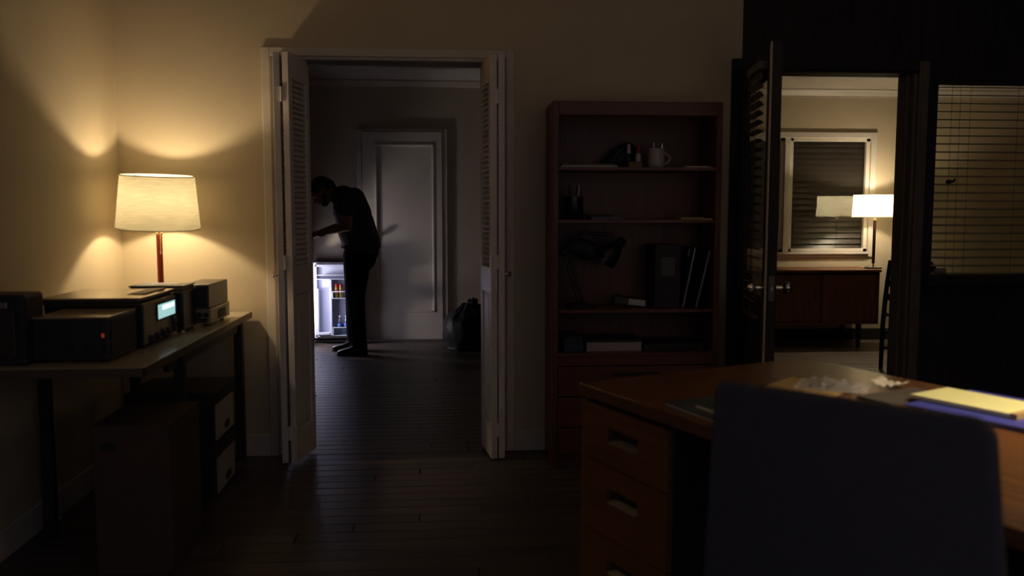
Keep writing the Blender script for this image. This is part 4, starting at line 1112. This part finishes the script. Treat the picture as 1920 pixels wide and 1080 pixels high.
for j in range(9):
    for i in range(9):
        a, c_ = i / 4 - 1, j / 4 - 1
        vs.append((a * .042, c_ * .032, .006 + .016 * abs(noise.noise(Vector((a * 1.9, c_ * 1.9, 7)))) + .012 * a * a))
fs = [(j * 9 + i, j * 9 + i + 1, j * 9 + i + 10, j * 9 + i + 9) for j in range(8) for i in range(8)]
b.add(vs, fs); b.add([(x, y, z - .0015) for x, y, z in vs], [tuple(reversed(f)) for f in fs]); b.build('crumpled_sheet', 'paper', t, local=True)
t = dt('dark grey folder lying beside the yellow legal pad', 'folder', 'grey_folder', .576, .662, 0)
MB().box(-.053, .053, -.115, .115, 0, .002).build('cover', 'grey', t, local=True); MB().box(-.050, .050, -.11, .11, .002, .005).build('papers', 'paper', t, local=True)
MB().box(-.053, .053, -.115, .115, .005, .007).build('cover', 'grey', t, local=True)
t = dt('bright blue folder under the yellow legal pad', 'folder', 'blue_folder', .806, .73, 6)
MB().box(-.16, .17, -.16, .155, 0, .002).build('cover', 'blue', t, local=True); MB().box(-.155, .165, -.15, .15, .002, .010).build('papers', 'paper', t, local=True)
MB().box(-.16, .17, -.16, .155, .010, .012).build('cover', 'blue', t, local=True)
t = thing('legal_pad', 'yellow legal pad lying on the bright blue folder', 'notepad', DM @ Vector((.755, .70, DT + .0125)), ANG + R(4))
MB().box(-.13, .14, -.07, .095, 0, .002).build('backing', 'grey', t, local=True); MB().box(-.13, .14, -.07, .095, .002, .012).build('sheets', 'yellow', t, local=True)
MB().box(.125, .142, -.071, .096, .0, .0135).build('binding', 'manila', t, local=True)
# the lamp that lights this end of the desk stands on it, past the frame
lp = DM @ Vector((1.16, .79, DT))
table_lamp('table lamp with cream linen shade on the wooden desk', tuple(lp), lp.z + .43, lp.z + .68, .195, .172, 'leather_red', 'shade', W_LAMP_DESK, WARM, group='matching table lamps')

# ------------------------------------------------------------------ office chair
ca_ = PZ(1347, 712, .95); cb_ = PZ(1872, 790, .95)
d = (cb_ - ca_); cang = math.atan2(d.y, d.x); cw_ = d.length
cc_ = (ca_ + cb_) / 2
nrm = Vector((-math.sin(cang), math.cos(cang), 0))      # towards the desk
ch_o = cc_ + nrm * .22
t = thing('office_chair', 'black high-backed office chair tucked in at the wooden desk', 'chair', (ch_o.x, ch_o.y, 0), cang)
hw = cw_ / 2
poly = []
def rnd(cx, cy, r, a0, a1, n=7):
    return [(cx + r * math.cos(R(a0 + (a1 - a0) * i / n)), cy + r * math.sin(R(a0 + (a1 - a0) * i / n))) for i in range(n + 1)]
poly = rnd(hw - .035, .915, .035, 0, 90) + rnd(-hw + .018, .932, .018, 90, 180) + rnd(-hw + .03, .47, .05, 180, 270) + rnd(hw - .005, .47, .05, 270, 360)
mm = Matrix(((1, 0, 0, 0), (0, 0, 1, -.22), (0, 1, 0, 0), (0, 0, 0, 1)))
MB().prism(poly, -.018, .018, mm).build('back_shell', 'chairblack', t, local=True, bevel=.008, seg=3, smooth=True)
poly2 = [(x * .95, .70 + (z - .70) * .95) for x, z in poly]
MB().prism(poly2, .016, .06, mm).build('back_cushion', 'chairblack', t, local=True, bevel=.014, seg=3, smooth=True)
sp = rnd(.20, .20, .05, 0, 90) + rnd(-.20, .20, .05, 90, 180) + rnd(-.20, -.17, .05, 180, 270) + rnd(.20, -.17, .05, 270, 360)
MB().prism(sp, .42, .49).build('seat', 'chairblack', t, local=True, bevel=.02, seg=3, smooth=True)
MB().box(-.03, .03, -.235, -.10, .40, .42).box(-.03, .03, -.25, -.236, .40, .60).build('back_bracket', 'blackmetal', t, local=True, bevel=.003)
MB().cyl((0, 0, .10), (0, 0, .42), .026).cyl((0, 0, .08), (0, 0, .24), .036).build('gas_column', 'blackmetal', t, local=True, smooth=True)
for k in range(5):
    a = 2 * math.pi * k / 5 + .3; e_ = Vector((math.cos(a), math.sin(a), 0))
    lg = MB().tube([e_ * .03 + Vector((0, 0, .11)), e_ * .16 + Vector((0, 0, .10)), e_ * .28 + Vector((0, 0, .075))], [.026, .021, .017], 8).build('base_leg', 'black', t, local=True, smooth=True)
    sd = Vector((-e_.y, e_.x, 0))
    MB().cyl(e_ * .28 + sd * -.022 + Vector((0, 0, .027)), e_ * .28 + sd * .022 + Vector((0, 0, .027)), .027, n=16).cyl(e_ * .28 + Vector((0, 0, .04)), e_ * .28 + Vector((0, 0, .08)), .008).build('caster', 'rubber', lg, local=True, smooth=True)

# ------------------------------------------------------------------ second office: credenza, lamp, chair
CY = 7.45
kx0, kx1 = 2.35, PY(1648, 560, CY).x
kz1, kz0 = PY(1600, 506, CY).z, PY(1600, 608, CY).z
t = thing('credenza', 'long brown credenza with sliding doors in the second office', 'credenza', ((kx0 + kx1) / 2, 7.67, 0))
MB().box(kx0 - .01, kx1 + .012, CY - .01, 7.90, kz1 - .022, kz1).build('top', 'credenza', t, bevel=.002)
MB().box(kx0, kx0 + .02, CY, 7.89, kz0, kz1 - .022).box(kx1 - .02, kx1, CY, 7.89, kz0, kz1 - .022).box(kx0, kx1, 7.87, 7.89, kz0, kz1 - .022).box(kx0, kx1, CY, 7.89, kz0, kz0 + .02).build('carcass', 'credenza', t)
wq = (kx1 - kx0 - .04) / 3
for k in range(3):
    xa = kx0 + .02 + wq * k
    d_ = MB().box(xa + .002, xa + wq - .002, CY + .008 + .010 * (k % 2), CY + .022 + .010 * (k % 2), kz0 + .022, kz1 - .045).build('sliding_door', 'credenza', t)
    hx = xa + (wq - .05 if k != 0 else .05)
    MB().box(hx - .006, hx + .006, CY + .001, CY + .010 + .01 * (k % 2), (kz0 + kz1) / 2 - .035 + .02, (kz0 + kz1) / 2 + .035 + .02).build('door_pull', 'steel', d_, bevel=.002)
for x in (kx0 + .1, kx1 - .16):
    for y in (CY + .05, 7.82):
        MB().cyl((x, y, 0), (x, y, kz0), .018, .026, 12).build('leg', 'partition', t, smooth=True)
l2 = PY(1637, 500, 7.60)
table_lamp('table lamp with bright white shade on the credenza', (l2.x, 7.60, kz1), PY(1637, 407, 7.6).z, PY(1637, 365, 7.6).z, .200, .190, 'leather_dark', 'shade_white', W_LAMP_FAR, (1.0, .83, .57), group='matching table lamps', chain=False)

# ladder-back chair beside the credenza, mostly behind the door jamb
YC = 6.45
t = thing('ladder_chair', 'dark wooden ladder-back chair beside the credenza', 'chair', (PY(1700, 600, YC).x, YC, 0))
def c2(px, py, dy=0): return PY(px, py, YC + dy)
f0 = PZ(1651, 692, 0); 
xs0 = f0.x; yc0 = f0.y
def cpt(px, py): return PY(px, py, yc0)
b = MB().tube([(xs0, yc0, 0), cpt(1655, 610), cpt(1660, 560), cpt(1665, 520), cpt(1669, 488)], [.016, .018, .019, .018, .014], 8)
b.build('back_post', 'partition', t, smooth=True)
b = MB().tube([Vector((xs0 + .02, yc0 - .40, 0)), cpt(1655, 610) + Vector((.02, -.40, 0)), cpt(1660, 560) + Vector((.02, -.40, 0)), cpt(1665, 520) + Vector((.02, -.40, 0)), cpt(1669, 488) + Vector((.02, -.40, 0))], [.016, .018, .019, .018, .014], 8)
b.build('back_post', 'partition', t, smooth=True)
for py in (500, 530, 556):
    p = cpt(1665 if py < 520 else 1661, py)
    MB().box(p.x - .008, p.x + .012, yc0 - .39, yc0 - .01, p.z - .025, p.z + .025).build('back_slat', 'partition', t, bevel=.004)
sz = cpt(1660, 588).z
sx0 = cpt(1657, 588).x
MB().box(sx0 + .0, sx0 + .42, yc0 - .43, yc0 + .02, sz - .02, sz + .015).build('seat', 'manila', t, bevel=.01)
for y in (yc0 - .01, yc0 - .40):
    MB().cyl((sx0 + .40, y, 0), (sx0 + .39, y, sz - .02), .015, .018, 10).build('front_leg', 'partition', t, smooth=True)
    for z in (.17, .30): MB().cyl((sx0 + .01, y, z), (sx0 + .395, y, z), .011, n=8).build('rung', 'partition', t, smooth=True)
# chair back and box that show low in the partition window
q = PY(1735, 500, 5.2)
t = thing('side_chair', 'dark rounded chair back seen through the partition window', 'chair', (q.x - .12, 5.2, 0))
zt = PY(1740, 486, 5.2).z; xr_ = PY(1755, 520, 5.2).x
MB().prism(rnd(xr_ - .09, zt - .09, .09, 0, 90) + rnd(xr_ - .15, zt - .09, .09, 90, 180) + [(xr_ - .24, .52), (xr_, .52)], -.02, .02, Matrix(((1, 0, 0, 0), (0, 0, 1, 5.2), (0, 1, 0, 0), (0, 0, 0, 1)))).build('backrest', 'black', t, bevel=.008, smooth=True)
MB().box(xr_ - .22, xr_ + .10, 4.86, 5.20, .43, .48).build('seat', 'black', t, bevel=.015)
for x in (xr_ - .20, xr_ - .02):
    for y in (4.88, 5.2): MB().cyl((x, y, 0), (x, y, .53 if y > 5 else .43), .014, n=10).build('leg', 'black', t, smooth=True)
p = PY(1764, 516, YN + .118)
tag(MB().box(p.x - .035, p.x + .028, YN + .112, YN + .135, WZ0 + .006, WZ0 + .034).box(p.x - .037, p.x + .030, YN + .110, YN + .137, WZ0 + .034, WZ0 + .040).build('card_box', 'boxwhite', origin=(p.x, YN + .12, WZ0 + .006)), 'small pale card box on the partition window ledge', 'box')
